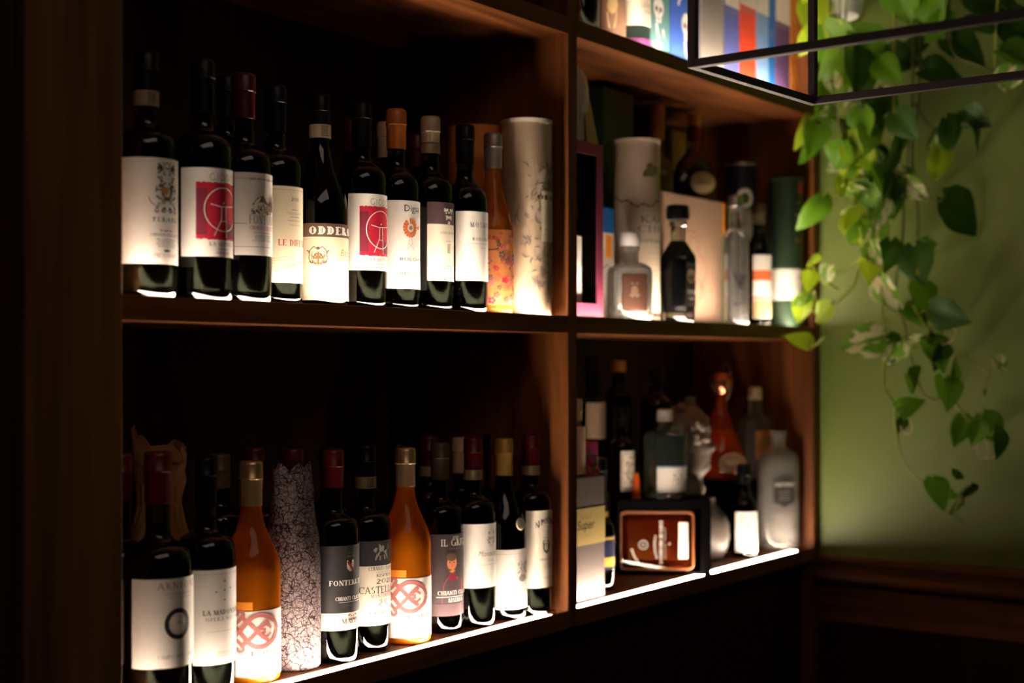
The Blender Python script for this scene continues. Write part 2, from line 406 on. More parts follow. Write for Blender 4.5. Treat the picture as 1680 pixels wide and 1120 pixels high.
    def crest(s, c, wd, ht, ink, seed=1, n=12, th=.0006, lay=1):
        r_ = random.Random(seed)
        for k in range(n):
            px_, py_ = r_.uniform(.06, .5)*wd, r_.uniform(-.48, .5)*ht
            r0 = r_.uniform(.05, .14)*wd; a0 = r_.uniform(0, 6.28); tu = r_.uniform(3.5, 6.0)*r_.choice((1, -1))
            for sg in (1, -1):
                P = [(c[0]+sg*(px_+r0*(1-j/13)*math.cos(a0+tu*j/12)), c[1]+py_+r0*(1-j/13)*math.sin(a0+tu*j/12)) for j in range(13)]
                s.line(P, [th*1.45*(1.6-.09*j) for j in range(40)], ink, lay=lay)
    def shield(s, c, wd, ht, ink, lay=1):
        P = [(-.5, .5), (.5, .5), (.5, 0), (.42, -.22), (.22, -.4), (0, -.5), (-.22, -.4), (-.42, -.22), (-.5, 0)]
        s.face([(c[0]+x*wd, c[1]+y*ht) for x, y in reversed(P)], ink, lay)
    def build(s, mp, parent, name='print'):
        if not s.F: return None
        V = [mp(v[0], v[1], l) for v, l in zip(s.V, s.lay)]
        o = obj(name, V, s.F, list(s.inks), parent)
        o.data.polygons.foreach_set('material_index', s.I); o.data.update()
        return o

# ------------------------------------------------------------------ the room
def struct(o): o['kind'] = 'structure'; return o
pm('floor_dark', (0.035, 0.022, 0.014), 0.35, scale=20); pm('plaster_dark', (0.06, 0.043, 0.03), 0.8, scale=12)
pm('plaster_ceiling', (0.09, 0.07, 0.05), 0.85, scale=12)
pm('wall_green', (0.140, 0.195, 0.034), 0.50, var=0.04, scale=14, bump=0.06)
struct(box('floor', -1.6, -3.4, -0.06, XW+0.1, 0.5, 0.0, 'floor_dark', b=0))
struct(box('ceiling', -1.6, -3.4, 2.9, XW+0.1, 0.5, 2.96, 'plaster_ceiling', b=0))
struct(box('wall_back', -1.6, 0.36, 0, XW+0.1, 0.46, 2.9, 'plaster_dark', b=0))
struct(box('wall_front', -1.6, -3.5, 0, XW+0.1, -3.4, 2.9, 'plaster_dark', b=0))
struct(box('wall_left', -1.7, -3.4, 0, -1.6, 0.46, 2.9, 'plaster_dark', b=0))
wr = struct(box('wall_right', XW, -3.4, 0, XW+0.1, 0.36, 2.9, 'wall_green', b=0))
# timber dado on the right wall: moulded rail, flat board, framed panels
dado = struct(empty('trim_1', (0, 0, 0)))
def ext_y(name, prof, y0, y1, mat, parent):      # profile (x, z) run along y
    n = len(prof); V = [(x, y0, z) for x, z in prof]+[(x, y1, z) for x, z in prof]
    F = [(i, (i+1) % n, n+(i+1) % n, n+i) for i in range(n)]+[tuple(range(n-1, -1, -1)), tuple(range(n, 2*n))]
    return obj(name, V, F, mat, parent, 30)
q = XW
struct(ext_y('rail_cap', [(q, 1.0), (q-.022, 1.0), (q-.030, .994), (q-.030, .984), (q-.022, .976), (q-.018, .966), (q, .966)], -3.39, -0.004, 'wood_y', dado))
struct(ext_y('rail_moulding', [(q, .966), (q-.028, .966), (q-.042, .960), (q-.046, .950), (q-.040, .940), (q-.022, .932), (q, .930)], -3.39, -0.004, 'wood_y', dado))
struct(box('frieze_board', q-.014, -3.39, .842, q, -0.004, .930, 'wood_y', dado))
for k in range(6):
    y1 = -0.02-k*0.56
    struct(box('dado_panel', q-.006, max(y1-.50, -3.38), .13, q, y1, .842, 'wood_dark', dado, .004))
    struct(box('stile', q-.013, max(y1-.555, -3.385), .11, q, y1-.505, .842, 'wood_dark', dado))
struct(box('stile', q-.013, -.0195, .11, q, -.004, .842, 'wood_dark', dado))
struct(box('baseboard_right', q-.018, -3.39, 0, q, -0.004, .11, 'wood_dark'))
# body of the added, unseen lamp that gives the room soft fill
lamp = tag(empty('fill_lamp', (0.35, -1.75, 2.9)), 'unseen flat rectangular fill lamp added at the ceiling, out of the frame', 'lamp')
m_, nt_, b_ = nmat('fill_diffuser'); S(b_, Base_Color=(0.9, 0.85, 0.75), Emission_Color=(1, 0.8, 0.62), Emission_Strength=0.25); M['fill_diffuser'] = m_
box('housing', -.97, -.57, -.022, .97, .57, -.001, 'steel', lamp); box('diffuser', -.95, -.55, -.030, .95, .55, -.022, 'fill_diffuser', lamp)

# ------------------------------------------------------------------ the shelving
m_, nt_, b_ = nmat('led_diffuser')
S(b_, Base_Color=(0.9, 0.88, 0.84), Emission_Color=STRIP_COL, Emission_Strength=STRIP, Roughness=0.4); M['led_diffuser'] = m_
m_ = m_.copy(); m_.node_tree.nodes['Principled BSDF'].inputs['Emission Strength'].default_value = STRIP*.68; M['led_diffuser_dim'] = m_
cab = tag(empty('shelving_unit', (0, 0, 0)), 'dark walnut built-in shelving unit with lit shelf edges, holding the bottles', 'shelving')
box('post', 0.969, -0.002, 0, XL, DEP, 2.895, 'wood_post', cab, .002)
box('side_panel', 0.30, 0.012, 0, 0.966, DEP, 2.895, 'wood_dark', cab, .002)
box('divider', XD0, 0.0, 0.985, XD1, DEP, 2.895, 'wood_z', cab, .0015)
box('side_panel', XR, 0.0, 0, XR+.030, DEP, 2.895, 'wood_z', cab, .0015)
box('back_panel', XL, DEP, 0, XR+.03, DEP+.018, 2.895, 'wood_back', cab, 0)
box('top_panel', XL, 0.02, 2.86, XR, DEP, 2.895, 'wood_x', cab)
for zt in (Z1, Z2, Z3):
    for x0, x1 in ((XL, XD0), (XD1, XR)):
        pr_ = [(0, -.030), (DEP, -.030), (DEP, 0), (.0255, 0), (.0255, -.005), (.0045, -.005), (.0045, -.0008), (.0037, 0), (.0008, 0), (0, -.0008)]
        V = [(x0, y, zt+z) for y, z in pr_]+[(x1, y, zt+z) for y, z in pr_]; n_ = len(pr_)
        sh = obj('shelf_board', V, [(i, n_+i, n_+(i+1) % n_, (i+1) % n_) for i in range(n_)]+[tuple(range(n_)), tuple(range(2*n_-1, n_-1, -1))], 'wood_x', cab)
        if zt == Z3 and x0 == XL: continue
        box('led_strip', x0+.012, 0.0050, zt-.0048, x1-(.040 if x0 == XL else .075), 0.0250, zt-.0010, 'led_diffuser_dim' if zt == Z3 else 'led_diffuser', sh, 0)
# base cupboards under the lowest shelf
for k, (x0, x1) in enumerate(((XL+.004, 1.583), (1.587, XD0+.013), (XD0+.017, 2.601), (2.605, XR-.004))):
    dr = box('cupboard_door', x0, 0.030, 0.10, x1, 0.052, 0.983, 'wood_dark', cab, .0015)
    lathe('knob', [(0, 0), (.006, 0), (.006, .010), (.012, .016), (.012, .022), (.008, .025), (0, .026)], 'cap_black', dr, 16).matrix_local = \
        Matrix.Translation((x1-.04 if k % 2 == 0 else x0+.04, .030, .60)) @ Matrix.Rotation(PI/2, 4, 'X')
box('plinth', XL, 0.055, 0, XR, 0.07, 0.10, 'wood_dark', cab)

# ------------------------------------------------------------------ bottles
def bez(p0, p1, p2, p3, n):
    out = []
    for i in range(1, n+1):
        t = i/n; a, b, c, d = (1-t)**3, 3*t*(1-t)**2, 3*t*t*(1-t), t**3
        out.append((a*p0[0]+b*p1[0]+c*p2[0]+d*p3[0], a*p0[1]+b*p1[1]+c*p2[1]+d*p3[1]))
    return out
class Bottle:
    def __init__(s, px, Y, zs, top, sh1, sh0, r, label, cat='bottle', gl='glass_green', wine='red_wine', style='bdx', group=None,
                 rn=.0140, name='wine_bottle', cap=None, capbot=None, strip=None, simple=False):
        s.px, s.Y, s.zs, s.r = px, Y, zs, r
        s.X = onY(px, Y); s.F = FD(s.X, Y); s.ppm = FPX/s.F
        s.phi = -math.atan2(s.X, Y-CAM.y)
        H = zat(top, s.X, Y)-zs; z1 = zat(sh1, s.X, Y)-zs; z0 = zat(sh0, s.X, Y)-zs
        s.H, s.z0, s.z1, s.rn = H, z0, z1, rn
        s.root = tag(empty(name, (s.X, Y, zs)), label, cat, group)
        h = z1-z0
        if style == 'bdx': sh = bez((r, z0), (r, z0+.80*h), (rn+.0005, z0+.50*h), (rn, z1), 12)
        elif style == 'bgy': sh = bez((r, z0), (r-.001, z0+.40*h), (rn+.005, z0+.52*h), (rn, z1), 14)
        else: sh = bez((r, z0), (r, z0+.30*h), (rn+.006, z0+.60*h), (rn, z1), 14)
        s.shoulder = sh
        prof = [(0, .016), (r*.35, .013), (r*.62, .006), (r*.80, .0008), (r*.86, 0), (r*.93, .0006), (r*.985, .0035), (r, .009), (r, z0*.5), (r, z0)]
        prof += sh+[(rn-.0004, H-.030), (rn, H-.022), (rn+.0016, H-.021), (rn+.0016, H-.008), (rn, H-.006), (rn, H-.001), (rn-.003, H), (0, H)]
        s.glass = lathe('glass_body', prof, gl, s.root, 24 if simple else 40)
        k = .0022
        wp = [(0, .026), (r*.4, .022), (r*.66, .0155), (r*.80, .0105), (r-.005, .0105), (r-k, .0145), (r-k, z0)]
        wp += [(max(a-k, .006), b-.0005) for a, b in sh]+[(rn-.003, z1+.010), (0, z1+.010)]
        if wine: lathe('wine', wp, wine, s.root, 24 if simple else 36)
        if cap:
            cb = zat(capbot, s.X, Y)-zs; rc = rn+.0022
            def rad(z):
                for (ra, za), (rb, zb) in zip([(r, z0)]+sh, sh):
                    if za <= z <= zb: return ra+(rb-ra)*(z-za)/max(zb-za, 1e-6)
                return rn
            rb_ = max(rad(cb)+.0006, rn+.0012)
            cp = [(rb_-.0004, cb), (rb_, cb+.0003)]
            nz_ = 6
            for i in range(1, nz_):
                z = cb+(H-.024-cb)*i/nz_; cp.append((max(rad(z)+.0007, rn+.0012), z))
            cp += [(rc-.0006, H-.024), (rc+.0004, H-.0232), (rc+.0004, H-.0215), (rc-.0002, H-.0207), (rc-.0002, H-.004), (rc-.0012, H-.0002), (rc-.003, H+.0012), (0, H+.0012)]
            s.cap = lathe('capsule', cp, cap, s.root, 32)
        if strip:
            t0, t1, mt = strip; a, b = zat(t1, s.X, Y)-zs, zat(t0, s.X, Y)-zs
            rr = max(rad(a), rn+.0012)+.0010
            nb = lathe('neck_band', [(rr-.0008, a), (rr, a), (max(rad(b), rn+.0012)+.0010, b), (rr-.0012, b)], mt, s.root, 32)
            P = Print(); P.seglen = .003
            s0 = s.S(s.px+3, rr)
            for q in range(5): P.rect(s0+q*.0022, a+.25*(b-a), s0+q*.0022+.0011, a+.78*(b-a), 'ink_brown')
            P.rect(s0-.001, a+.14*(b-a), s0+.0115, a+.2*(b-a), 'ink_brown'); P.rect(s0-.001, a+.82*(b-a), s0+.0115, a+.88*(b-a), 'ink_brown')
            P.build(lambda u, v, l: ((rr+.0004)*math.sin(u/rr), -(rr+.0004)*math.cos(u/rr), v), nb)
    def S(s, px, r=None):
        r = r or s.r; q = max(-1, min(1, (px-s.px)/(r*s.ppm)))
        return r*(math.asin(q)+s.phi)
    def h(s, py): return zat(py, s.X, s.Y, s.r)-s.zs
    def patch(s, name, s0, s1, h0, h1, mat, parent, lift=.0005, wavy=None, arch=0.0):
        r = s.r+lift; n = max(4, int(abs(s1-s0)/s.r/math.radians(4))); V, F = [], []
        for i in range(n+1):
            u = s0+(s1-s0)*i/n; a = u/s.r; t = 2*i/n-1
            hh = h1+arch*(1-t*t)
            for rr, z in ((s.r+.00005, h0), (r, h0), (r, (h0+hh)/2), (r, hh), (s.r+.00005, hh)):
                V.append((rr*math.sin(a), -rr*math.cos(a), z))
        for i in range(n):
            for k in range(4): F.append((i*5+k, (i+1)*5+k, (i+1)*5+k+1, i*5+k+1))
        F.append((0, 1, 2, 3, 4)); F.append(tuple(n*5+k for k in (4, 3, 2, 1, 0)))
        return obj(name, V, F, mat, parent, 30)
    def label(s, top, bot, left=None, half=None, mat='paper', name='label', lab=None, right=None, arch=0.0):
        a = s.S(left) if left is not None else -s.r*math.radians(half or 85)
        b = s.S(right) if right is not None else -a if half is None else s.r*math.radians(half)
        b = min(b, s.r*PI*.97)
        s.lab = s.patch(name, a, b, s.h(bot), s.h(top), mat, s.root, arch=arch); s.ls = (a, b); s.lh = (s.h(bot), s.h(top))
        if lab: s.lab['label'] = lab
        return s.lab
    def map(s):
        r = s.r
        return lambda u, v, l: ((r+.0007+.00022*l)*math.sin(u/r), -(r+.0007+.00022*l)*math.cos(u/r), v)
    def finish(s, P, parent=None): P.build(s.map(), parent or s.lab)
    def mm(s, px_): return px_/(FPX/(s.F-s.r))
GU = 'wine bottles in the front row of the upper left bay'; GL = 'wine bottles in the front row of the lower left bay'
W = 'wine bottle'
def T(b, P, txt, py, hpx, ink, left=None, font='serif', c=0.0, width=None, **k):   # centred on the label's middle, width from its left end
    if left is not None and width is None: width = 2*(c-b.S(left))
    P.text(txt, c, b.h(py), b.mm(hpx), ink, width, font, **k)

# --- upper left bay, front row
b = Bottle(240, .055, Z2, 88, 200, 246, .0385, 'tall dark wine bottle with dark crest label, leftmost on the upper shelf', W, group=GU, cap='cap_black', capbot=150, strip=(151, 176, 'band_paper'))
b.label(257, 432, 201); P = Print()
P.crest((0, b.h(308)), .030, b.mm(82), 'ink_black', 3, 22, .0008); P.crest((0, b.h(308)), .026, b.mm(70), 'ink_grey', 5, 14, .0007)
P.shield((0, b.h(314)), .017, b.mm(28), 'ink_grey'); P.shield((-.003, b.h(312)), .009, b.mm(14), 'ink_gold', 2); P.crest((0, b.h(275)), .010, b.mm(24), 'ink_black', 9, 6, .0007)
P.line([(-.016, b.h(336)), (-.022, b.h(330)), (-.024, b.h(322))], .0009, 'ink_black')
T(b, P, 'PERANO', 362, 7, 'ink_black', 250, gap=.22); P.greek(0, b.h(378), .026, b.mm(4), 'ink_rose', 1, seed=4)
T(b, P, 'CHIANTI CLASSICO', 386, 4.6, 'ink_black', 246); P.greek(0, b.h(392), .030, b.mm(2), 'ink_grey', 4, seed=2)
P.poly((0, b.h(410)), [(-1, -.3), (1, -.3), (1.2, .5), (.4, .1), (0, .8), (-.4, .1), (-1.2, .5)], .004, 'ink_black'); T(b, P, 'FRESCOBALDI', 421, 6.5, 'ink_rose', 252)
b.finish(P); s0, s1 = -PI*.0385*.97, b.ls[0]-.004
bk = b.patch('back_label', s0, s1, b.h(438), b.h(262), 'paper_ivory', b.root); P = Print(); P.greek((s0+s1)/2, b.h(300), .04, .002, 'ink_brown', 14, 2.5, 6); b.finish(P, bk)

def giodo(px, Y, top, sh1, sh0, lt, lb, left, txtleft, sqleft, label):
    b = Bottle(px, Y, Z2, top, sh1, sh0, .038, label, W, group=GU, cap='cap_black', capbot=sh1-14)
    b.label(lt, lb, left); P = Print(); k = (lb-lt)/146.0
    w_ = -b.S(sqleft); h0, h1 = b.h(lt+116*k), b.h(lt+25*k)
    P.rect(-w_, h0, w_, h1, 'ink_crimson')
    P.rect(-w_, h0+.004, -w_*.62, h1-.007, 'ink_maroon', 1); P.rect(w_*.1, h0+.002, w_*.85, h0+.020, 'ink_maroon', 1)
    r_ = random.Random(3)
    for e in range(26):
        x = -w_+2*w_*e/26
        P.rect(x, h0-r_.uniform(.0005, .0022), x+2*w_/26, h0, 'ink_crimson'); P.rect(x, h1, x+2*w_/26, h1+r_.uniform(0, .0016), 'ink_crimson')
    cyy = b.h(lt+68*k); R = w_*.72
    P.ring((0, cyy), R, .0013, 'ink_white', b.mm(36*k), lay=2)
    P.disc((0, cyy+.0085), .0012, 'ink_white', lay=2)
    P.line([(-R*.70, cyy+.0065), (-R*.2, cyy+.0035), (R*.5, cyy+.0045), (R*.75, cyy+.0060)], .0012, 'ink_white', lay=2)
    P.line([(-R*.12, cyy+.0035), (-R*.14, cyy-.013), (-R*.32, cyy-.023), (-R*.52, cyy-.034)], .0012, 'ink_white', lay=2)
    P.line([(R*.12, cyy+.0040), (R*.16, cyy-.015), (R*.18, cyy-.036)], .0012, 'ink_white', lay=2)
    P.line([(-R*.2, cyy-.015), (R*.16, cyy-.015)], .0009, 'ink_white', lay=2)
    T(b, P, 'GIODO', lt+21*k, 12*k, 'ink_black', txtleft, font='thin', N=.06, gap=.14)
    T(b, P, 'LA QUINTA', lt+128*k, 6*k, 'ink_grey', txtleft, gap=.2); P.greek(0, b.h(lt+134*k), .016, .0012, 'ink_grey', 1, seed=2); P.greek(0, b.h(lt+140*k), .024, .0014, 'ink_grey', 1, seed=5)
    b.finish(P); return b
giodo(333, .045, 100, 202, 258, 274, 420, 299, 343, 322, 'dark wine bottle with red square label, second bottle from the left post')
b = Bottle(400, .050, Z2, 123, 228, 276, .0375, 'dark red capped wine bottle with brown castle drawing on white label', W, group=GU, cap='cap_wine', capbot=196)
b.label(282, 418, 385); P = Print(); x0 = b.S(385); hw = -x0
P.line([(-hw, b.h(292)), (hw, b.h(292))], .0005, 'ink_brown'); P.line([(-hw, b.h(404)), (hw, b.h(404))], .0006, 'ink_brown'); P.line([(-hw, b.h(366)), (b.S(405), b.h(366))], .0006, 'ink_brown')
T(b, P, '2021', 294, 4, 'ink_rose', 408)
g = b.h(345)
P.poly((-.004, g), [(-1.0, 0), (.9, 0), (.9, .75), (0, 1.15), (-1, .7)], .012, 'ink_tan'); P.poly((-.004, g), [(-1.2, .62), (0, 1.05), (.25, 1.75), (-.55, 1.45)], .012, 'ink_brown', 2)
P.poly((-.004, g), [(0, 1.05), (1.1, .65), (.25, 1.75)], .012, 'ink_brown', 2); P.poly((.010, g), [(-.4, 0), (.6, 0), (.6, .8), (-.4, 1.0)], .010, 'ink_tan', 1); P.poly((.010, g), [(-.5, .9), (.8, .6), (.2, 1.4)], .010, 'ink_brown', 2)
for q, (x, y) in enumerate(((-.010, .3), (-.006, .35), (0, .3), (.004, .3), (-.002, .55))): P.rect(x, g+y*.012, x+.0018, g+y*.012+.003, 'ink_brown', 3)
for q in range(34):
    x = rnd.uniform(-.020, .018); P.disc((x, g+rnd.uniform(-.004, .003)), rnd.uniform(.0008, .002), 'ink_brown' if q % 3 else 'ink_tan', lay=3, n=7)
for x in (.0135, .0165, .019): P.poly((x, g), [(-.12, 0), (.12, 0), (.16, 1), (0, 2.6), (-.16, 1)], .010, 'ink_brown', 3)
T(b, P, 'FONTODI', 366, 14, 'ink_black', 408, T=.12, N=.04); T(b, P, 'CHIANTI CLASSICO', 376, 6.5, 'ink_red', 408, shear=.15)
P.greek(0, b.h(381), .040, .0008, 'ink_grey', 1, seed=3); P.greek(0, b.h(386), .036, .0011, 'ink_grey', 4, 2.0, 8); b.finish(P)
b = Bottle(452, .070, Z2, 142, 238, 282, .0375, 'navy capped wine bottle with cream label of rolling hills', W, group=GU, cap='cap_navy', capbot=218)
b.label(304, 463, None, 88, 'paper_cream'); P = Print(); hw = b.ls[1]
P.line([(-hw, b.h(310)), (hw, b.h(310))], .0005, 'ink_tan'); T(b, P, '2018', 328, 6, 'ink_grey', 477)
P.greek(0, b.h(343), .016, .0012, 'ink_grey', 1, seed=1); P.greek(0, b.h(348), .030, .0010, 'ink_pale', 2, seed=2); P.greek(0, b.h(355), .022, .0012, 'ink_grey', 1, seed=7)
P.greek(0, b.h(361), .032, .0012, 'ink_rose', 1, seed=4); P.greek(0, b.h(368), .026, .0008, 'ink_pale', 1, seed=4)
T(b, P, 'LE DIFESE', 402, 10, 'ink_red', 456)
for q in range(5):
    y = b.h(423+q*4.5); P.line([(-hw+2*hw*i/36, y+.0022*math.sin(i*.55+q*1.3)+.002*math.sin(i*.21+q)) for i in range(37)], .0006, 'ink_tan')
P.poly((.005, b.h(438)), [(-.014, 0), (-.006, .006), (.002, .005), (.010, .009), (.016, .003), (.02, 0)], 1, 'ink_tan', 0); P.greek(-.012, b.h(448), .006, .001, 'ink_tan', 1)
b.finish(P)
b = Bottle(525, .075, Z2, 157, 236, 350, .0410, 'sloping shouldered wine bottle with brown banner on pale gold label', W, group=GU, style='bgy', cap='cap_black', capbot=205, strip=(206, 228, 'band_paper'), rn=.0138)
b.label(366, 492, 491, mat='paper_cream', right=None); P = Print(); a, e = b.ls
hb = b.h(388); P.rect(a, hb, e, b.h(366)-.0002, 'ink_brown')
P.text('ODDERO', 0, b.h(384), b.mm(13), 'ink_white', 2*.0385*.98, 'serif', T=.30, N=.11, gap=.16, left=b.S(507), lay=2)
cx_ = b.S(522); P.shield((cx_, b.h(424)), .016, b.mm(24), 'paper_cream'); P.crest((cx_, b.h(420)), .030, b.mm(36), 'ink_brown', 11, 7, .0008)
P.rect(cx_-.0012, b.h(434), cx_+.0012, b.h(413), 'ink_orange', 2); P.rect(cx_-.008, b.h(424.5), cx_+.008, b.h(421.5), 'ink_orange', 2)
for sg in (1, -1):
    P.line([(cx_+sg*.008, b.h(412)), (cx_+sg*.0095, b.h(425)), (cx_+sg*.005, b.h(433)), (cx_, b.h(436))], .0008, 'ink_orange', lay=2)
    P.line([(cx_, b.h(409)), (cx_+sg*.006, b.h(404)), (cx_+sg*.012, b.h(411)), (cx_+sg*.013, b.h(424)), (cx_+sg*.010, b.h(430))], .0012, 'ink_brown', lay=2)
P.disc((cx_, b.h(407)), .0022, 'ink_brown', lay=2)
P.text('Barolo', 0, b.h(419), b.mm(12), 'ink_tan', None, 'sans', left=b.S(557), lay=2, shear=.3); P.greek(b.S(563), b.h(424), .03, .0012, 'ink_tan', 2, 2.2, 3)
P.greek(b.S(525), b.h(456), .060, .0010, 'ink_tan', 2, 2.4, 5); P.greek(b.S(505), b.h(468), .012, .0012, 'ink_tan', 1); b.finish(P)
giodo(593, .068, 170, 257, 302, 317, 443, 572, 607, 590, 'dark wine bottle with red square label, standing right of the brown banner label')
b = Bottle(650, .070, Z2, 181, 266, 316, .0365, 'orange capped wine bottle with an orange windmill wheel on its label', W, group=GU, cap='cap_orange', capbot=246)
b.label(328, 473, None, 88); P = Print(); P.text("Digsa", 0, b.h(346), b.mm(11), 'ink_black', None, 'sans', left=b.S(663), lay=1)
c0 = (b.S(673), b.h(373)); mmr = b.mm(16)
for q in range(17):
    a = 2*PI*q/17+.1
    if q == 5: continue
    for r0, r1, wd in ((.45, 1.0, .15),):
        ca, sa = math.cos(a), math.sin(a)
        P.face([(c0[0]+mmr*(r0*ca-.09*sa)*.86, c0[1]+mmr*(r0*sa+.09*ca)), (c0[0]+mmr*(r0*ca+.09*sa)*.86, c0[1]+mmr*(r0*sa-.09*ca)), (c0[0]+mmr*(r1*ca+wd*sa)*.86, c0[1]+mmr*(r1*sa-wd*ca)), (c0[0]+mmr*(r1*ca-wd*sa)*.86, c0[1]+mmr*(r1*sa+wd*ca))], 'ink_orange', 1)
P.rect(c0[0]+mmr*1.05, c0[1]-.0015, c0[0]+mmr*1.35, c0[1]+.0035, 'ink_orange'); P.disc(c0, mmr*.22, 'ink_pale', lay=1); P.line([(c0[0]-.0015, c0[1]-.002), (c0[0]+.002, c0[1]+.003)], .0008, 'ink_grey', lay=2)
for sg in (1, -1): P.line([(c0[0]+sg*.002, c0[1]-mmr*1.1), (c0[0]+sg*.007, b.h(412))], .0005, 'ink_pale'); P.line([(c0[0]-sg*.004, b.h(398)), (c0[0]+sg*.006, b.h(408))], .0005, 'ink_pale')
T(b, P, 'BOLGHERI', 427, 5, 'ink_black', 656, font='sans'); P.line([(b.S(664)+.0015*i, b.h(446)+.002*math.sin(i*1.7)+.001*i*.2) for i in range(9)], .0006, 'ink_grey')
T(b, P, 'BELLARIA', 451, 5, 'ink_grey', 656, font='sans'); b.finish(P)
b = Bottle(706, .070, Z2, 193, 274, 322, .0370, 'cream capped wine bottle with plum banded white label', W, group=GU, cap='cap_cream', capbot=236, strip=(237, 253, 'band_paper'))
b.label(331, 460, 701, mat='paper_ivory'); P = Print(); a, e = b.ls; P.rect(a, b.h(367), e, b.h(331)-.0002, 'paper_plum')
P.crest((0, b.h(352)), .018, b.mm(26), 'ink_white', 6, 14, .0010, lay=2); P.greek(0, b.h(380), .042, .0010, 'ink_grey', 2, 2.2, 3); P.greek(0, b.h(395), .016, .0012, 'ink_grey', 1)
T(b, P, 'AMARONE', 414, 15, 'ink_black', 733, T=.17); P.greek(0, b.h(436), .022, .0018, 'ink_grey', 2, 2.2, 4); P.greek(0, b.h(452), .042, .0008, 'ink_grey', 3, 2.0, 9); b.finish(P)
b = Bottle(763, .060, Z2, 207, 290, 336, .0370, 'black capped wine bottle with plain white label, left of the floral bottle', W, group=GU, cap='cap_black', capbot=268)
b.label(346, 460, 748); P = Print(); T(b, P, 'MOSAICO', 372, 8, 'ink_grey', 771, gap=.3); T(b, P, 'BOLGHERI', 394, 5, 'ink_grey', 775, gap=.2); P.line([(-.036, b.h(399)), (.036, b.h(399))], .0005, 'ink_pale'); P.greek(0, b.h(406), .02, .001, 'ink_pale', 1); b.finish(P)
# rose with printed flowers
b = Bottle(809, .060, Z2, 220, 292, 388, .0340, 'clear bottle of orange rosé wine with printed flowers and grey capsule', W, gl='peach_glass', wine=None, style='prov', cap='cap_pewter', capbot=277)
pm('floral_label', (0.95, 0.42, 0.14), 0.5, var=.1, trans=.6)
b.label(376, 500, None, 120, 'floral_label'); P = Print(); r_ = random.Random(12)
for q in range(95):
    x = r_.uniform(-.062, .05); y = r_.uniform(b.h(498), b.h(382)); R = r_.uniform(.0016, .0048); k = r_.choice(['ink_rose', 'ink_rose', 'ink_crimson', 'ink_orange', 'ink_brown'])
    if y > b.h(410): R *= .6
    for e in range(5): P.disc((x+R*math.cos(e*1.257), y+R*math.sin(e*1.257)), R*.62, k, lay=1+q % 3, n=7)
    if q % 3 == 0: P.line([(x, y), (x+R*1.5, y-R*2), (x+R*1.2, y-R*3.5)], .0006, 'ink_brown', lay=1)
P.line([(b.S(795), b.h(410)), (b.S(812), b.h(409)), (b.S(818), b.h(406))], .0016, 'ink_black', lay=4); P.disc((b.S(822), b.h(405)), .0022, 'ink_crimson', lay=4)
P.text('Rosé', 0, b.h(393), b.mm(8), 'ink_crimson', None, 'sans', left=b.S(800), lay=4, shear=.3); b.finish(P)

def tube_can(px, Y, zs, top, r, mat, label, cat='canister', seg=48, rim=None, cap=None, group=None):
    X = onY(px, Y); H = zat(top, X, Y)-zs
    o = tag(lathe('canister', [(0, 0), (r-.001, 0), (r, .001), (r, H-.004), (r-.0006, H-.003), (r-.0006, H-.001), (r-.002, H), (r-.006, H), (r-.008, H-.002), (0, H-.002)], mat, None, seg), label, cat, group)
    o.location = (X, Y, zs)
    if rim: lathe('rim', [(r+.0001, H-.006), (r+.0012, H-.006), (r+.0012, H+.0006), (r-.004, H+.0006), (r-.004, H-.0006)], rim, o, seg)
    k = Bottle.__new__(Bottle); k.px, k.Y, k.zs, k.r, k.X, k.F = px, Y, zs, r, X, FD(X, Y); k.ppm = FPX/k.F; k.phi = -math.atan2(X, Y-CAM.y); k.root = o; k.H = H
    return k
pm('tube_beige', (0.66, 0.50, 0.34), 0.5, var=.06); pm('ink_wash', (0.26, 0.21, 0.18), .6); pm('ink_mist', (0.46, 0.37, 0.28), .6); pm('wash_tan', (0.54, 0.42, 0.30), .6)
c = tube_can(864, .052, Z2, 200, .0437, 'tube_beige', 'beige gift tube with grey leafy drawing, beside the divider on the upper shelf', rim='paper_ivory')
c.lab = c.root; P = Print(); r_ = random.Random(5)
for q in range(90):
    y = r_.uniform(c.h(480), c.h(285)); P.disc((r_.gauss(.006, .020), y), r_.uniform(.004, .011), 'wash_tan' if q % 3 else 'ink_mist', n=9)
for q in range(280):
    t = r_.random(); y = c.h(470)+(c.h(262)-c.h(470))*t; x = r_.gauss(.004, .024)*(.5+.9*(1-abs(t-.45)))
    if x < -.055 or x > .06: continue
    R = r_.uniform(.003, .011); a0 = r_.uniform(0, 6.28); tu = r_.uniform(1.2, 3.0)
    P.line([(x+R*math.cos(a0+tu*j/7), y+R*1.3*math.sin(a0+tu*j/7)) for j in range(8)], [.0003, .0016, .0030, .0036, .0030, .0020, .0010, .0004], 'ink_wash' if q % 3 else 'ink_mist', lay=q % 4)
P.rect(-.016, c.h(395), .016, c.h(312), 'paper_cream', 5); T(c, P, 'OBAN', 326, 7, 'ink_black', 880, lay=6, T=.2); P.greek(0, c.h(340), .018, .0012, 'ink_mist', 8, 3.0, 3, lay=6)
for q in range(5): P.greek(0, c.h(376+q*4), .02, .001, 'ink_grey', 1, seed=q, lay=6)
P.disc((c.S(898), c.h(494)), .002, 'ink_wash', lay=2); c.finish(P)
pm('tube_orange', (0.92, 0.30, 0.02), 0.5, var=.06)
tube_can(781, .150, Z2, 210, .0490, 'tube_orange', 'plain orange gift tube standing behind the grey capped rosé bottle')
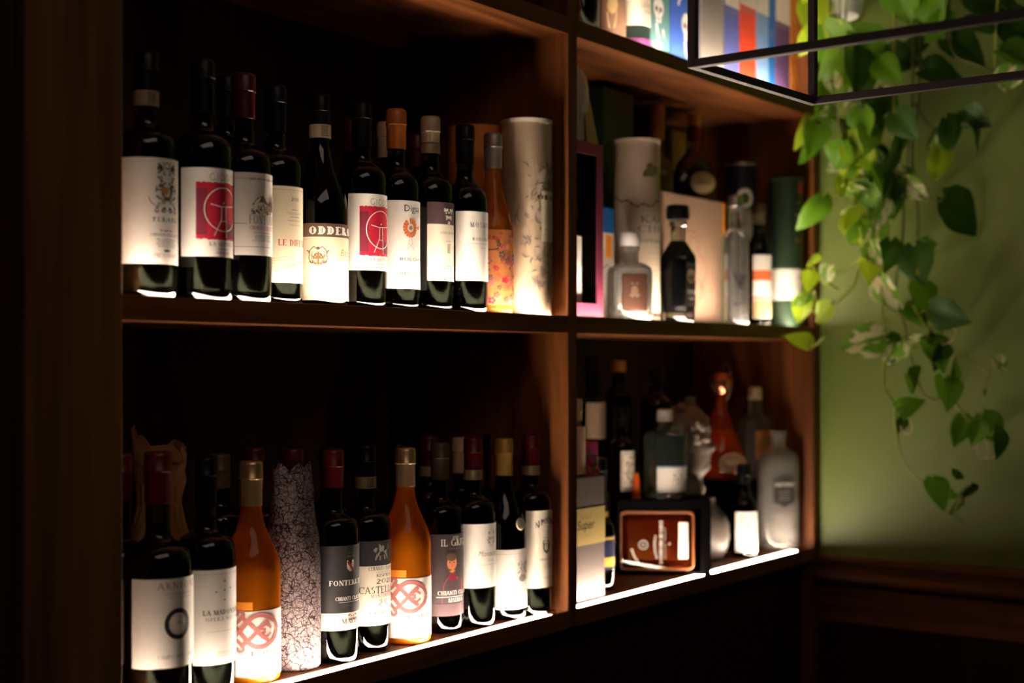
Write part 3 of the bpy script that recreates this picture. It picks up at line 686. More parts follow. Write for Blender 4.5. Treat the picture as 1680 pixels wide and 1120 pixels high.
# --- rear row seen between the front bottles
def rear(px, Y, zs, top, cap, capbot, label, sh=66, r=.0375, strip=None, lab=True, group=None):
    b = Bottle(px, Y, zs, top, capbot+22, capbot+sh, r, label, W, simple=True, cap=cap, capbot=capbot, strip=strip, group=group or 'wine bottles standing in the rear rows of the shelves')
    if lab: b.label(capbot+sh+30, capbot+sh+165, None, 80)
    return b
rear(372, .185, Z2, 126, 'cap_black', 195, 'rear wine bottle glimpsed between the red square label and castle label')
rear(577, .170, Z2, 196, 'cap_wine', 250, 'dark wine capped rear bottle behind the brown banner bottle on the upper shelf')
rear(634, .160, Z2, 202, 'cap_cream', 260, 'cream capped rear bottle left of the orange capsule')
rear(683, .180, Z2, 222, 'cap_wine', 275, 'dark red capped rear bottle behind the plum banded label')

# --- lower left bay, front row
b = Bottle(197, .130, Z1, 745, 872, 925, .0385, 'red capped wine bottle half hidden by the left post, lower shelf', W, group=GL, cap='cap_red', capbot=820)
b.label(952, 1092, None, 85); P = Print(); T(b, P, 'AGRICOLA', 985, 8, 'ink_pale', 196); P.greek(0, b.h(1010), .05, .001, 'ink_pale', 5, 12, 3); b.finish(P)
b = Bottle(259, .050, Z1, 742, 870, 925, .0435, 'wide red capped wine bottle with a thick black ring on its label', W, group=GL, cap='cap_red', capbot=824, rn=.0155)
b.label(951, 1098, 219); P = Print(); T(b, P, 'ARNIONE', 968, 11, 'ink_rose', 259, gap=.2, T=.12); P.greek(0, b.h(975), .056, .0009, 'ink_pale', 2, 2.4, 4); P.greek(0, b.h(983), .05, .0009, 'ink_pale', 1)
P.ring((b.S(291), b.h(1026)), .0155, .0058, 'ink_black', b.mm(22), n=40); P.crest((b.S(296), b.h(1024)), .012, .016, 'ink_pale', 3, 4, .0007)
T(b, P, 'CAMPO ALLE COMETE', 1082, 6, 'ink_pale', 259); b.finish(P)
b = Bottle(337, .062, Z1, 750, 858, 905, .0395, 'black capped wine bottle with five small stars on its label', W, group=GL, cap='cap_black', capbot=832)
b.label(936, 1092, None, 80); P = Print(); P.line([(b.ls[0], b.h(943)), (b.ls[1], b.h(943))], .0004, 'ink_pale')
for dx, y in ((0, 955), (-.012, 972), (0, 970), (.010, 968), (0, 986)):
    P.poly((b.S(367)+dx, b.h(y)), [(0, 1), (.3, .3), (1, .2), (.45, -.2), (.6, -1), (0, -.4), (-.6, -1), (-.45, -.2), (-1, .2), (-.3, .3)], .0017, 'ink_black')
T(b, P, 'LA MADONNINA', 1010, 8, 'ink_black', 333, T=.2, N=.07, gap=.12); T(b, P, 'OPERA NOSTRA', 1020, 6, 'ink_pale', 337); P.line([(-.028, b.h(1037)), (.028, b.h(1037))], .0004, 'ink_pale'); P.greek(0, b.h(1072), .034, .0012, 'ink_grey', 3, 2.2, 8); b.finish(P)
def rosato(px, Y, top, cb, sh1, sh0, lt, lb, left, label, tag_l):
    b = Bottle(px, Y, Z1, top, sh1, sh0, .0400, label, W, group=GL, gl='rose_glass', wine=None, style='bgy', cap='cap_gold', capbot=cb, rn=.0142)
    b.label(lt, lb, left); P = Print(); k = (lb-lt)/108.0
    def H(q): return b.h(lt+q*k)
    cxx = b.S(tag_l); xx = b.mm(20*k)
    for sg in (1, -1):
        P.line(spline([(cxx-.052, H(33-sg*22), 0), (cxx-.030, H(33-sg*20), 0), (cxx-.010, H(33), 0), (cxx+.006, H(33+sg*22), 0), (cxx+.022, H(33+sg*26), 0), (cxx+.040, H(33+sg*14), 0), (cxx+.046, H(33), 0)], 6) and
               [(p[0], p[1]) for p in spline([(cxx-.052, H(33-sg*22), 0), (cxx-.030, H(33-sg*20), 0), (cxx-.010, H(33), 0), (cxx+.006, H(33+sg*22), 0), (cxx+.022, H(33+sg*26), 0), (cxx+.040, H(33+sg*14), 0), (cxx+.046, H(33), 0)], 6)], .0062, 'ink_rose', lay=1 if sg > 0 else 2)
        P.line([(p[0], p[1]) for p in spline([(cxx-.024, H(33+sg*4), 0), (cxx-.010, H(33+sg*18), 0), (cxx-.004, H(33+sg*28), 0), (cxx-.008, H(33+sg*33), 0), (cxx-.013, H(33+sg*30), 0), (cxx-.012, H(33+sg*26), 0)], 6)], .0046, 'ink_rose', lay=1)
        P.line([(p[0], p[1]) for p in spline([(cxx+.030, H(33+sg*16), 0), (cxx+.020, H(33+sg*8), 0), (cxx+.008, H(33-sg*8), 0), (cxx-.008, H(33-sg*26), 0)], 6)], .0052, 'ink_rose', lay=2)
        P.line([(p[0], p[1]) for p in spline([(cxx+.034, H(33+sg*4), 0), (cxx+.026, H(33+sg*10), 0), (cxx+.020, H(33+sg*4), 0), (cxx+.026, H(33+sg*2), 0)], 5)], .0034, 'ink_rose', lay=1)
    T(b, P, 'ROSATO DEL LAGO', lt+75*k, 9.5*k, 'ink_black', None, width=.070, c=.004); P.greek(.006, H(80), .018, .0012, 'ink_grey', 2, 2.2, 3); T(b, P, 'SANTOTE', lt+104*k, 7*k, 'ink_pale', None, width=.030, c=.002)
    b.finish(P)
    P = Print(); sk = b.patch('seal', b.ls[0]-.001, b.ls[0]+.028, b.h(lt-2), b.h(lt-15*k), 'tube_orange', b.root); sk['label'] = 'small orange seal above the label'
    return b
rosato(412, .066, 757, 829, 836, 935, 1003, 1111, 383, 'gold capped bottle of orange rosé standing left of the bottle wrapped in paper', 405)
b = Bottle(546, .062, Z1, 738, 832, 868, .0380, 'red capped wine bottle with black label above a white strip', W, group=GL, cap='cap_red', capbot=799)
b.label(896, 1006, 519, mat='paper_dark'); P = Print(); P.shield((b.S(574), b.h(930)), .013, b.mm(19), 'ink_white')
P.line([(b.S(574)-.005, b.h(922)), (b.S(574)+.005, b.h(938))], .0035, 'ink_red', lay=2); P.crest((b.S(575), b.h(914)), .012, b.mm(12), 'ink_green', 3, 4, .0010)
T(b, P, 'FONTERUTOLI', 961, 8, 'ink_white', 540); T(b, P, 'CHIANTI CLASSICO', 986, 6, 'ink_white', 550); P.line([(-.022, b.h(989)), (.022, b.h(989))], .0004, 'ink_white'); P.greek(0, b.h(994), .036, .0009, 'ink_grey', 2, 2.2, 2); b.finish(P)
l2 = b.patch('lower_label', b.ls[0], b.ls[1], b.h(1035), b.h(1006.5), 'paper', b.root); P = Print(); P.crest((0, b.h(1014)), .016, b.mm(12), 'ink_brown', 5, 5, .0008); T(b, P, 'MAZZEI', 1024, 8, 'ink_brown', 560); b.finish(P, l2)
b = Bottle(600, .075, Z1, 730, 826, 862, .0375, 'black capped wine bottle with a silver winged beast above cream label', W, group=GL, cap='cap_black', capbot=780, strip=(781, 800, 'band_paper'))
b.label(929, 1027, None, 84, mat='paper_ivory'); P = Print()
T(b, P, 'CHIANTI CLASSICO', 936, 5.5, 'ink_grey', 604); P.greek(0, b.h(940), .042, .0007, 'ink_pale', 1); T(b, P, 'RISERVA', 947, 4.5, 'ink_grey', 617); T(b, P, '2021', 958, 7.5, 'ink_grey', 617)
T(b, P, 'CASTELLO DI', 974, 11, 'ink_black', 589, T=.13); T(b, P, 'MONTERINALDI', 981, 6, 'ink_rose', 608); P.crest((b.S(628), b.h(992)), .018, b.mm(17), 'ink_pale', 8, 9, .0007); T(b, P, 'CASTELLO DI', 1009, 5, 'ink_grey', 606); P.greek(0, b.h(1016), .040, .0009, 'ink_pale', 3, 2.0, 4); b.finish(P)
u2 = b.patch('upper_label', b.ls[0], b.ls[1], b.h(928.5), b.h(888), 'paper_dark', b.root); P = Print(); cc = (b.S(626), b.h(908)); k = .0085
for pts in ([(-1.2, -.3), (-.6, .2), (.5, .25), (1.0, .5), (1.2, .1), (1.0, -.4), (.2, -.5), (-.8, -.55)], [(-1.2, .1), (-.9, .9), (-1.3, 1.0), (-1.75, .6), (-1.45, .2)], [(-.6, .2), (-.7, 1.7), (-.2, 1.3), (.1, .9), (.1, .25)], [(.0, .25), (.1, 1.4), (.5, 1.1), (.4, .3)],
            [(-1.15, -.3), (-1.5, -1.1), (-1.2, -1.3), (-.85, -.5)], [(-.5, -.5), (-.6, -1.3), (-.3, -1.3), (-.2, -.5)], [(.4, -.45), (.5, -1.2), (.8, -1.2), (.7, -.4)], [(.85, -.3), (1.25, -1.2), (1.5, -1.1), (1.15, -.1)]):
    P.poly(cc, pts, k, 'ink_pale')
P.line([(cc[0]+1.1*k, cc[1]+.3*k), (cc[0]+1.7*k, cc[1]+.8*k), (cc[0]+1.5*k, cc[1]+1.4*k)], .0010, 'ink_pale'); b.finish(P, u2)
rosato(665, .066, 735, 797, 804, 893, 949, 1047, 639, 'gold capped bottle of orange rosé beside the label with a man in red', 655)
b = Bottle(722, .075, Z1, 727, 812, 846, .0375, 'olive capped wine bottle whose slate label shows a man in red', W, group=GL, cap='cap_olive', capbot=786)
b.label(877, 990, None, 86, mat='paper_slate'); P = Print(); P.text('2020', 0, b.h(884), b.mm(4), 'ink_white', None, 'serif', left=b.S(742)); P.text('IL GRIGIO', 0, b.h(896), b.mm(11), 'ink_white', None, 'serif', left=b.S(723), T=.13); P.greek(b.S(745), b.h(901), .024, .0009, 'ink_pale', 1)
c0 = (b.S(741), b.h(925)); k = b.mm(1)
P.face([(c0[0]-16*k*1.1, b.h(990)+.0005), (c0[0]+26*k, b.h(990)+.0005), (c0[0]+24*k, c0[1]-28*k), (c0[0]+10*k, c0[1]-22*k), (c0[0]-7*k, c0[1]-22*k), (c0[0]-15*k, c0[1]-36*k)], 'ink_red', 1)
P.poly(c0, [(-8, -24), (0, -30), (8, -24), (6, -16), (-5, -16)], k, 'ink_maroon', 2); P.line([(c0[0], c0[1]-28*k), (c0[0]-2*k, c0[1]-55*k)], .001, 'ink_maroon', lay=2)
P.disc(c0, 9*k, 'ink_skin', 15*k, lay=3); P.disc((c0[0]-1*k, c0[1]+11*k), 9*k, 'ink_brown', 7*k, lay=4); P.poly(c0, [(-9, -2), (-6, -8), (0, -10), (5, -8), (8, -2), (7, -13), (1, -18), (-6, -13)], k, 'ink_brown', 4)
for dx in (-4, 3): P.disc((c0[0]+dx*k, c0[1]+2*k), 1.6*k, 'ink_black', 1.0*k, lay=4, n=8)
P.line([(c0[0]-.5*k, c0[1]+1*k), (c0[0]+.5*k, c0[1]-4*k), (c0[0]-1.5*k, c0[1]-4.5*k)], .0006, 'ink_brown', lay=4)
P.text('CHIANTI CLASSICO', 0, b.h(976), b.mm(6.5), 'ink_white', None, 'serif', left=b.S(718), lay=5); P.rect(b.S(716), b.h(980), b.S(757), b.h(979), 'ink_white', 5); P.text('RISERVA', 0, b.h(988), b.mm(6), 'ink_white', None, 'serif', left=b.S(735), lay=5); b.finish(P)
b.patch('lower_label', b.ls[0], b.ls[1], b.h(1011), b.h(990.6), 'paper_plum', b.root)
b = Bottle(776, .064, Z1, 718, 803, 840, .0375, 'dark red capped wine bottle with white label and faint grey script', W, group=GL, cap='cap_wine', capbot=769, strip=(770, 786, 'band_paper'))
b.label(860, 965, 757); P = Print(); P.crest((0, b.h(884)), .022, b.mm(22), 'ink_pale', 7, 10, .0007); P.greek(0, b.h(896), .016, .0012, 'ink_pale', 1); P.text('Monteraponi', 0, b.h(913), b.mm(9), 'ink_pale', .052, 'sans', shear=.3); P.greek(0, b.h(921), .02, .0014, 'ink_pale', 1); P.line([(-.028, b.h(927)), (.028, b.h(927))], .0004, 'ink_pale'); b.finish(P)
b = Bottle(827, .062, Z1, 720, 784, 874, .0385, 'gold capped sloping wine bottle with round medal and etched villa label', W, group=GL, style='bgy', cap='cap_brass', capbot=779)
b.label(902, 1000, None, 86); P = Print(); a, e = b.ls
for y, k in ((905, 'ink_tan'), (909, 'ink_rose'), (990, 'ink_pale'), (994, 'ink_grey')): P.line([(a, b.h(y)), (e, b.h(y))], .0005, k)
P.crest((0, b.h(940)), .026, b.mm(40), 'ink_pale', 8, 14, .0006); P.disc((0, b.h(950)), .010, 'ink_pale', .006, lay=0)
for x in (-.004, .001, .006, .013): P.rect(x, b.h(952), x+.0018, b.h(925-abs(x)*400), 'ink_pale', 2)
T(b, P, 'VILLA VISTARENNI', 975, 7, 'ink_pale', 828, gap=.15); b.finish(P)
md = obj('medal', *lathe_vf([(0, 0), (.0098, 0), (.0105, .0012), (.0098, .0022), (.006, .0026), (0, .0026)], 24), 'paper_cream', b.root, 40)
ph = b.S(852, .034)/.034; md.matrix_local = Matrix.Rotation(ph, 4, 'Z') @ Matrix.Translation((0, -.0352, b.h(861))) @ Matrix.Rotation(PI/2-.12, 4, 'X')
md['label'] = 'round cream medal on the shoulder'
b = Bottle(871, .050, Z1, 713, 790, 824, .0365, 'dark red capped wine bottle nearest the divider on the lower shelf', W, group=GL, cap='cap_wine', capbot=762, strip=(763, 778, 'band_paper'))
b.label(838, 965, 863, mat='paper_ivory'); P = Print()
for q, ch in enumerate('NIPOZZANO'): P.text(ch, 0, b.h(866-6*math.sin(q/8*PI)-q*.3), b.mm(9), 'ink_black', None, 'serif', left=b.S(878)+q*.0050, T=.18, lay=1)
P.greek(.001, b.h(872), .024, .001, 'ink_rose', 1); P.crest((b.S(895), b.h(888)), .012, b.mm(12), 'ink_grey', 3, 5, .0007); P.shield((b.S(896), b.h(899)), .016, b.mm(20), 'ink_black'); P.crest((b.S(896), b.h(899)), .012, b.mm(16), 'ink_grey', 5, 5, .0007, lay=2)
T(b, P, 'CHIANTI RUFINA', 920, 3.5, 'ink_grey', 884); P.greek(0, b.h(926), .026, .001, 'ink_pale', 4, 2.6, 3); P.greek(0, b.h(948), .03, .0012, 'ink_rose', 2, 2.2, 3); b.finish(P)
# rear row of the lower bay
for px, Y, top, cap, cb, lb in ((360, .190, 745, 'cap_olive', 800, 'olive capped rear bottle behind the five star label'), (417, .185, 735, 'cap_wine', 800, 'dark wine capped rear bottle above the left gold capsule'),
                         (540, .170, 733, 'cap_black', 790, 'black capped rear bottle just behind the red capsule of the black label'), (652, .170, 728, 'cap_black', 790, 'black capped rear bottle behind the right rosé'),
                         (704, .165, 716, 'cap_wine', 764, 'dark wine capped rear bottle left of the olive capsule'), (756, .165, 718, 'cap_cream', 775, 'cream capped rear bottle left of the dark red capsule with white band'),
                         (806, .175, 712, 'cap_black', 770, 'black capped rear bottle left of the gold capsule of the villa bottle')):
    rear(px, Y, Z1, top, cap, cb, lb, 60, lab=False, strip=(764, 780, 'band_paper') if px == 704 else None)
# bottle wrapped in marbled paper
def wrapmat():
    m, nt, b = nmat('crackle_paper'); n = nt.nodes; l = nt.links
    tc = n.new('ShaderNodeTexCoord'); cols = []
    nz = n.new('ShaderNodeTexNoise'); nz.inputs['Scale'].default_value = 55; nz.inputs['Detail'].default_value = 3
    l.new(tc.outputs['Object'], nz.inputs['Vector'])
    ad = n.new('ShaderNodeMix'); ad.data_type = 'VECTOR'; ad.inputs[0].default_value = 0.012
    l.new(tc.outputs['Object'], ad.inputs[4]); l.new(nz.outputs['Color'], ad.inputs[5])
    prev = None
    for sc_, th in ((120, .035), (75, .035), (190, .04)):
        v = n.new('ShaderNodeTexVoronoi'); v.feature = 'DISTANCE_TO_EDGE'; v.inputs['Scale'].default_value = sc_
        l.new(ad.outputs[1], v.inputs['Vector'])
        lt = n.new('ShaderNodeMath'); lt.operation = 'LESS_THAN'; lt.inputs[1].default_value = th; l.new(v.outputs['Distance'], lt.inputs[0])
        if prev: mx = n.new('ShaderNodeMath'); mx.operation = 'MAXIMUM'; l.new(prev.outputs[0], mx.inputs[0]); l.new(lt.outputs[0], mx.inputs[1]); prev = mx
        else: prev = lt
    mc = n.new('ShaderNodeMix'); mc.data_type = 'RGBA'; mc.inputs[6].default_value = (0.66, 0.53, 0.54, 1); mc.inputs[7].default_value = (0.07, 0.03, 0.04, 1)
    l.new(prev.outputs[0], mc.inputs[0])
    n2 = n.new('ShaderNodeTexNoise'); n2.inputs['Scale'].default_value = 26; l.new(tc.outputs['Object'], n2.inputs['Vector'])
    m2 = n.new('ShaderNodeMix'); m2.data_type = 'RGBA'; m2.blend_type = 'MULTIPLY'; m2.inputs[0].default_value = .5
    rr = n.new('ShaderNodeValToRGB'); rr.color_ramp.elements[0].position = .38; rr.color_ramp.elements[0].color = (.42, .36, .38, 1); rr.color_ramp.elements[1].position = .58
    l.new(n2.outputs['Fac'], rr.inputs[0]); l.new(mc.outputs[2], m2.inputs[6]); l.new(rr.outputs[0], m2.inputs[7]); l.new(m2.outputs[2], b.inputs['Base Color'])
    tr = n.new('ShaderNodeBsdfTranslucent'); l.new(m2.outputs[2], tr.inputs[0]); ms = n.new('ShaderNodeMixShader'); ms.inputs[0].default_value = .3
    l.new(b.outputs[0], ms.inputs[1]); l.new(tr.outputs[0], ms.inputs[2]); l.new(ms.outputs[0], n['Material Output'].inputs[0]); S(b, Roughness=.6); M['crackle_paper'] = m
wrapmat()
X = onY(480, .074); r_ = random.Random(4); ht = zat(764, X, .074)-Z1
wb = tag(empty('wrapped_bottle', (X, .074, Z1)), 'bottle wrapped in crackled mauve paper with red capsule showing, lower shelf', W)
prof = [(.0, .0), (.037, 0), (.040, .004), (.0402, .09), (.0400, .15), (.0390, .185), (.0365, .205), (.0350, .225), (.0335, .25), (.0335, ht)]
V, F = lathe_vf(prof, 26); n_ = len(V)
V2 = []
for (x, y, z) in V:
    a = math.atan2(y, x); t = max(0, (z-.16)/(ht-.16)); k = 1+(.028*math.sin(5*a+z*70)+.02*math.sin(9*a-z*120))*min(1, z*12)+.02*r_.uniform(-1, 1)*(z > .02)
    k = min(k, 1.0) if z < .17 else k
    V2.append((x*k*(1+.05*t), y*k*(1-.5*t), z+(.006*math.sin(7*a+1)+.004*math.sin(13*a) if z > ht-.001 else 0)))
wp_ = obj('paper_wrap', V2, F, 'crackle_paper', wb, 25)
lathe('capsule', [(.0140, ht-.09), (.0152, ht-.06), (.0152, ht+.006), (.0163, ht+.007), (.0163, ht+.021), (.0150, ht+.024), (0, ht+.024)], 'cap_wine', wb, 28)
# crumpled kraft bag behind the ring label
pm('kraft', (0.50, 0.27, 0.12), 0.7, bump=.3, scale=90, trans=.35)
bX = onY(262, .165); bag = tag(empty('paper_bag', (bX, .165, Z1)), 'crumpled brown paper bag around a bottle at the far left, lower shelf', 'bag')
r_ = random.Random(9); rows = [(.0, .044), (.10, .045), (.19, .044), (.215, .036), (.24, .030), (.27, .034), (.295, .036), (.310, .039), (.326, .040)]
V, F = [], []; sg = 30
for i, (z, r) in enumerate(rows):
    for k in range(sg):
        a = 2*PI*k/sg; j = r_.uniform(-.0035, .0035)+.003*math.sin(4*a+i)
        zz = z+(.030*math.exp(-(((a-2.35)/.55)**2))-.008+.005*math.sin(5*a)+r_.uniform(-.005, .005) if i >= 7 else r_.uniform(-.003, .003) if i else 0)
        V.append(((r+j)*math.cos(a), (r+j)*math.sin(a)*.82, zz))
for i in range(len(rows)-1):
    for k in range(sg): F.append((i*sg+k, i*sg+(k+1) % sg, (i+1)*sg+(k+1) % sg, (i+1)*sg+k))
F.append(tuple(range(sg-1, -1, -1))); obj('paper', V, F, 'kraft', bag, 12)

# ------------------------------------------------------------------ right bays: boxes, tubes and odd bottles
class Box:      # carton with its front face printed; local x across, -y the front
    def __init__(s, X, Y, Z, w, d, h, mat, label, cat='box', rz=0.0, group=None, name='gift_box', shell=None, bev=.0012):
        s.w, s.d, s.h_, s.X, s.Y, s.Z = w, d, h, X, Y, Z
        if shell is None:
            s.root = box(name, -w/2, -d/2, 0, w/2, d/2, h, mat, None, bev); s.root.location = (X, Y, Z); s.root.rotation_euler = (0, 0, rz)
        else:
            s.root = empty(name, (X, Y, Z), rz)
            t, tb, l, r = shell      # border widths: top, bottom, left, right
            k = .004
            parts = [box_vf(-w/2, -d/2, h-k, w/2, d/2, h), box_vf(-w/2, -d/2, 0, w/2, d/2, k), box_vf(-w/2, -d/2, k, -w/2+k, d/2, h-k), box_vf(w/2-k, -d/2, k, w/2, d/2, h-k), box_vf(-w/2+k, d/2-k, k, w/2-k, d/2, h-k)]
            obj('carton', *merge(*parts), 'black_card', s.root)
            fr = [box_vf(-w/2, -d/2-.001, h-t, w/2, -d/2+.002, h), box_vf(-w/2, -d/2-.001, 0, w/2, -d/2+.002, tb), box_vf(-w/2, -d/2-.001, tb, -w/2+l, -d/2+.002, h-t), box_vf(w/2-r, -d/2-.001, tb, w/2, -d/2+.002, h-t)]
            obj('window_frame', *merge(*fr), mat, s.root)
        tag(s.root, label, cat, group)
    def fin(s, P, name='print', side='front', parent=None):
        if side == 'front': mp = lambda u, v, l: (u, -s.d/2-.0004-.0002*l, v)
        else: mp = lambda u, v, l: (-s.w/2-.0004-.0002*l, -u, v)
        return P.build(mp, parent or s.root, name)
def pxbox(p0, p1, Y, Z, top, d, mat, label, **k):
    x0, x1 = onY(p0, Y), onY(p1, Y); xm = (x0+x1)/2
    return Box(xm, Y+d/2, Z, x1-x0, d, zat(top, xm, Y)-Z, mat, label, **k)
def vessel(name, X, Y, Z, prof, mat, label, cat='bottle', seg=40, rz=0.0, smooth=35, group=None, inner=None, **k):
    root = tag(empty(name, (X, Y, Z), rz), label, cat, group)
    vf = [lathe_vf(prof, seg, **k)]
    if inner: vi, fi = lathe_vf(inner, seg, **k); vf.append((vi, [tuple(reversed(f)) for f in fi]))      # hollow: the inside face of the glass
    obj('glass_body', *merge(*vf), mat, root, smooth)
    return root
def bx(px, Y, Z, top, sh1, sh0, r, label, **k): return Bottle(px, Y, Z, top, sh1, sh0, r, label, name=k.pop('name', 'bottle'), **k)
for nm, c, r in (('purple_card', (0.17, 0.022, 0.055), .4), ('green_card', (0.012, 0.035, 0.010), .45), ('blue_card', (0.012, 0.13, 0.42), .45), ('cream_card', (0.50, 0.32, 0.22), .5), ('yellow_card', (0.60, 0.46, 0.16), .5),
                 ('brown_card', (0.20, 0.11, 0.07), .5), ('white_card', (0.72, 0.66, 0.58), .5), ('navy_tin', (0.012, 0.016, 0.045), .35), ('green_tin', (0.030, 0.058, 0.033), .4), ('grey_card', (0.20, 0.16, 0.15), .4), ('black_card', (0.0018, 0.0015, 0.0015), .6),
                 ('teal_card', (0.10, 0.24, 0.24), .5), ('royal_card', (0.05, 0.13, 0.55), .5), ('taupe_card', (0.26, 0.23, 0.20), .5), ('indigo_card', (0.10, 0.12, 0.40), .5), ('scarlet_card', (0.75, 0.06, 0.02), .5), ('sky_card', (0.18, 0.34, 0.62), .5),
                 ('violet_card', (0.12, 0.06, 0.17), .5), ('amber_card', (0.72, 0.26, 0.04), .5), ('ochre_card', (0.33, 0.21, 0.05), .5), ('magenta_card', (0.55, 0.03, 0.20), .5), ('stone_grey', (0.27, 0.215, 0.18), .65), ('white_ceramic', (0.66, 0.60, 0.54), .45), ('orange_peel', (0.75, 0.13, 0.01), .5)):
    pm(nm, c, r, var=.08, spec=.02 if nm == 'black_card' else .4)
GR = 'bottles and cartons in the right bays'
# --- upper right bay
x0 = 2.116
pb = Box((x0+2.240)/2, .083, Z2, 2.240-x0, .092, .320, 'purple_card', 'tall purple carton with an open front window, against the divider', shell=(.022, .026, .022, .020))
b = bx(930, .083, Z2+.0045, 335, 372, 385, .027, 'small gold capped bottle standing inside the purple window carton', gl='glass_brown', cap='cap_brass', capbot=371, rn=.017)
b.label(386, 498, None, 88); b.finish(Print())
wd = empty('gift_box', (2.199, .045, Z2+.3205)); tag(wd, 'tapering cream carton with brown side on top of the purple carton', 'box')
V = [(0, 0, 0), (.040, 0, 0), (.040, .055, 0), (0, .055, 0), (0, .010, .122), (.010, .010, .122), (.010, .045, .122), (0, .045, .122)]
obj('carton', V, [(0, 1, 5, 4), (1, 2, 6, 5), (2, 3, 7, 6), (4, 5, 6, 7), (3, 2, 1, 0)], 'yellow_card', wd); obj('side_face', [(-.0006, 0, .001), (-.0006, .055, .001), (-.0006, .045, .121), (-.0006, .010, .121)], [(0, 3, 2, 1)], 'brown_card', wd)
X = onY(940, .072); pr = [(0, 0), (.022, 0), (.024, .004)]
V, F = lathe_vf([(.001, 0), (.020, 0), (.022, .01), (.021, .045), (.024, .06), (.027, .08), (.0275, .10), (.024, .122), (.016, .136), (.008, .142), (0, .143)], 32)
V2 = []
for x, y, z in V:
    a = math.atan2(y, x); k = 1+.09*math.sin(8*a+z*180)*math.sin(z*230) if z > .045 else 1; V2.append((x*k, y*k, z))
wv = tag(empty('bottle', (X, .072, Z2+.3205)), 'white knobbly textured bottle on the purple carton beside the divider', 'bottle'); obj('glass_body', V2, F, 'white_ceramic', wv, 60)
g = pxbox(990, 1040, .158, Z2, 116, .072, 'green_card', 'very tall dark green carton at the back behind the white tube'); g.root.scale = (1, 1, .475/g.h_)
P = Print(); P.text('Laurel', 0, .30, .012, 'ink_green', .07, 'sans', shear=.3); P.line([(-.04, .285), (.04, .29)], .002, 'ink_green'); P.shield((0, .23), .022, .026, 'ink_brown'); g.fin(P)
b = bx(998, .225, Z2, 246, 300, 318, .030, 'green bottle with a white rounded top behind the white tube', gl='glass_green', cap='cap_white', capbot=292, rn=.018); b.label(322, 420, None, 85, mat='green_tin'); b.finish(Print())
k = pxbox(984, 1008, .118, Z2, 341, .05, 'white_card', 'blue and orange carton between the purple carton and white tube'); P = Print(); P.rect(-k.w/2, k.h_*.78, k.w/2, k.h_, 'blue_card'); P.rect(-k.w*.1, k.h_*.56, k.w*.3, k.h_*.76, 'tube_orange'); P.line([(-k.w*.3, k.h_*.46), (0, k.h_*.5), (k.w*.3, k.h_*.44)], .003, 'ink_pale'); k.fin(P)
pm('tube_white', (0.85, 0.70, 0.53), 0.5, var=.05)
c = tube_can(1045, .100, Z2, 232, .0463, 'tube_white', 'tall cream tube with a leaf and a thin twig band', rim='tube_white'); c.lab = c.root; P = Print()
tw = [(-.14+.28*i/60, c.h(330-7*math.sin(i*.21)-3*math.sin(i*.9)) ) for i in range(61)]; P.line(tw, [.0022+.0012*math.sin(i*1.3) for i in range(300)], 'ink_brown')
for q, (dx, dy, r) in enumerate(((0, 0, .010), (-.009, -.002, .008), (-.003, .010, .008), (.009, .004, .009), (-.014, -.006, .005))): P.disc((c.S(1068)+dx, c.h(281)+dy), r, 'ink_green' if q % 2 else 'ink_brown', lay=1)
T(c, P, 'KARU', 365, 11, 'ink_pale', 1050); T(c, P, 'CHINA', 380, 11, 'ink_pale', 1045); T(c, P, 'BOTANICAL', 397, 5, 'ink_grey', 1047)
for q in range(11): P.greek(0, c.h(415+q*9), .05, .0012, 'ink_pale', 1, seed=q)
P.rect(-.02, c.h(520), .02, c.h(512), 'ink_brown'); c.finish(P)
# squat clear bottle with a leather patch
X, Y = onY(1033, .056), .056; F_ = FD(X, Y); s_ = F_/FPX
root = vessel('bottle', X, Y, Z2, [(0, .010), (.022, .008), (.026, .0), (.031, .001), (.0335, .006), (.0335, .078), (.031, .086), (.022, .092), (.013, .095), (.0125, .112), (.0145, .113), (.0145, .120), (0, .121)], 'glass_lit', 'squat clear bottle with a brown leather patch', rz=-.80, n=5.0, smooth=28, inner=[(0, .018), (.024, .018), (.029, .022), (.029, .076), (.026, .083), (.018, .088), (.0085, .093), (.0085, .11), (0, .11)]); root.scale = (1.18, 1.18, 1.18)
lathe('stopper', [(0, .1205), (.0165, .1205), (.017, .123), (.017, .140), (.0155, .143), (0, .143)], 'cap_white', root, 28)
pt = box('label', -.021, -.0358, .014, .021, -.0338, .074, 'leather', root, .0016); P = Print(); P.crest((0, .046), .018, .026, 'ink_grey', 4, 6, .001); P.disc((0, .046), .006, 'ink_brown', .009); P.build(lambda u, v, l: (u, -.0361-.0002*l, v), pt)
# black faceted gin
X, Y = onY(1112, .045), .045
root = tag(empty('bottle', (X, Y, Z2), -.62), 'black faceted bottle with dark stopper in front of the cream carton', 'bottle')
lathe('glass_body', [(0, .012), (.022, .010), (.028, .0), (.034, .001), (.0365, .010), (.0385, .125), (.0365, .133), (.019, .160), (.0155, .164), (.0150, .192), (.018, .194), (.0185, .204), (0, .205)], 'glass_pure', root, 8, 5)
lathe('spirit', [(0, .022), (.022, .019), (.030, .022), (.0335, .030), (.0355, .122), (.033, .130), (.016, .156), (.012, .162), (0, .162)], 'black_spirit', root, 8, 5)
lathe('stopper', [(0, .2052), (.016, .2052), (.023, .2075), (.0245, .213), (.0235, .232), (.021, .236), (0, .2365)], 'cap_black', root, 24)
r8 = .0385*math.cos(PI/8)
P = Print(); lb = box('label', -.0138, -r8*.995, .030, .0138, -r8*.955, .120, 'ink_black', root, 0); lb.matrix_local = Matrix.Rotation(PI/8, 4, 'Z')
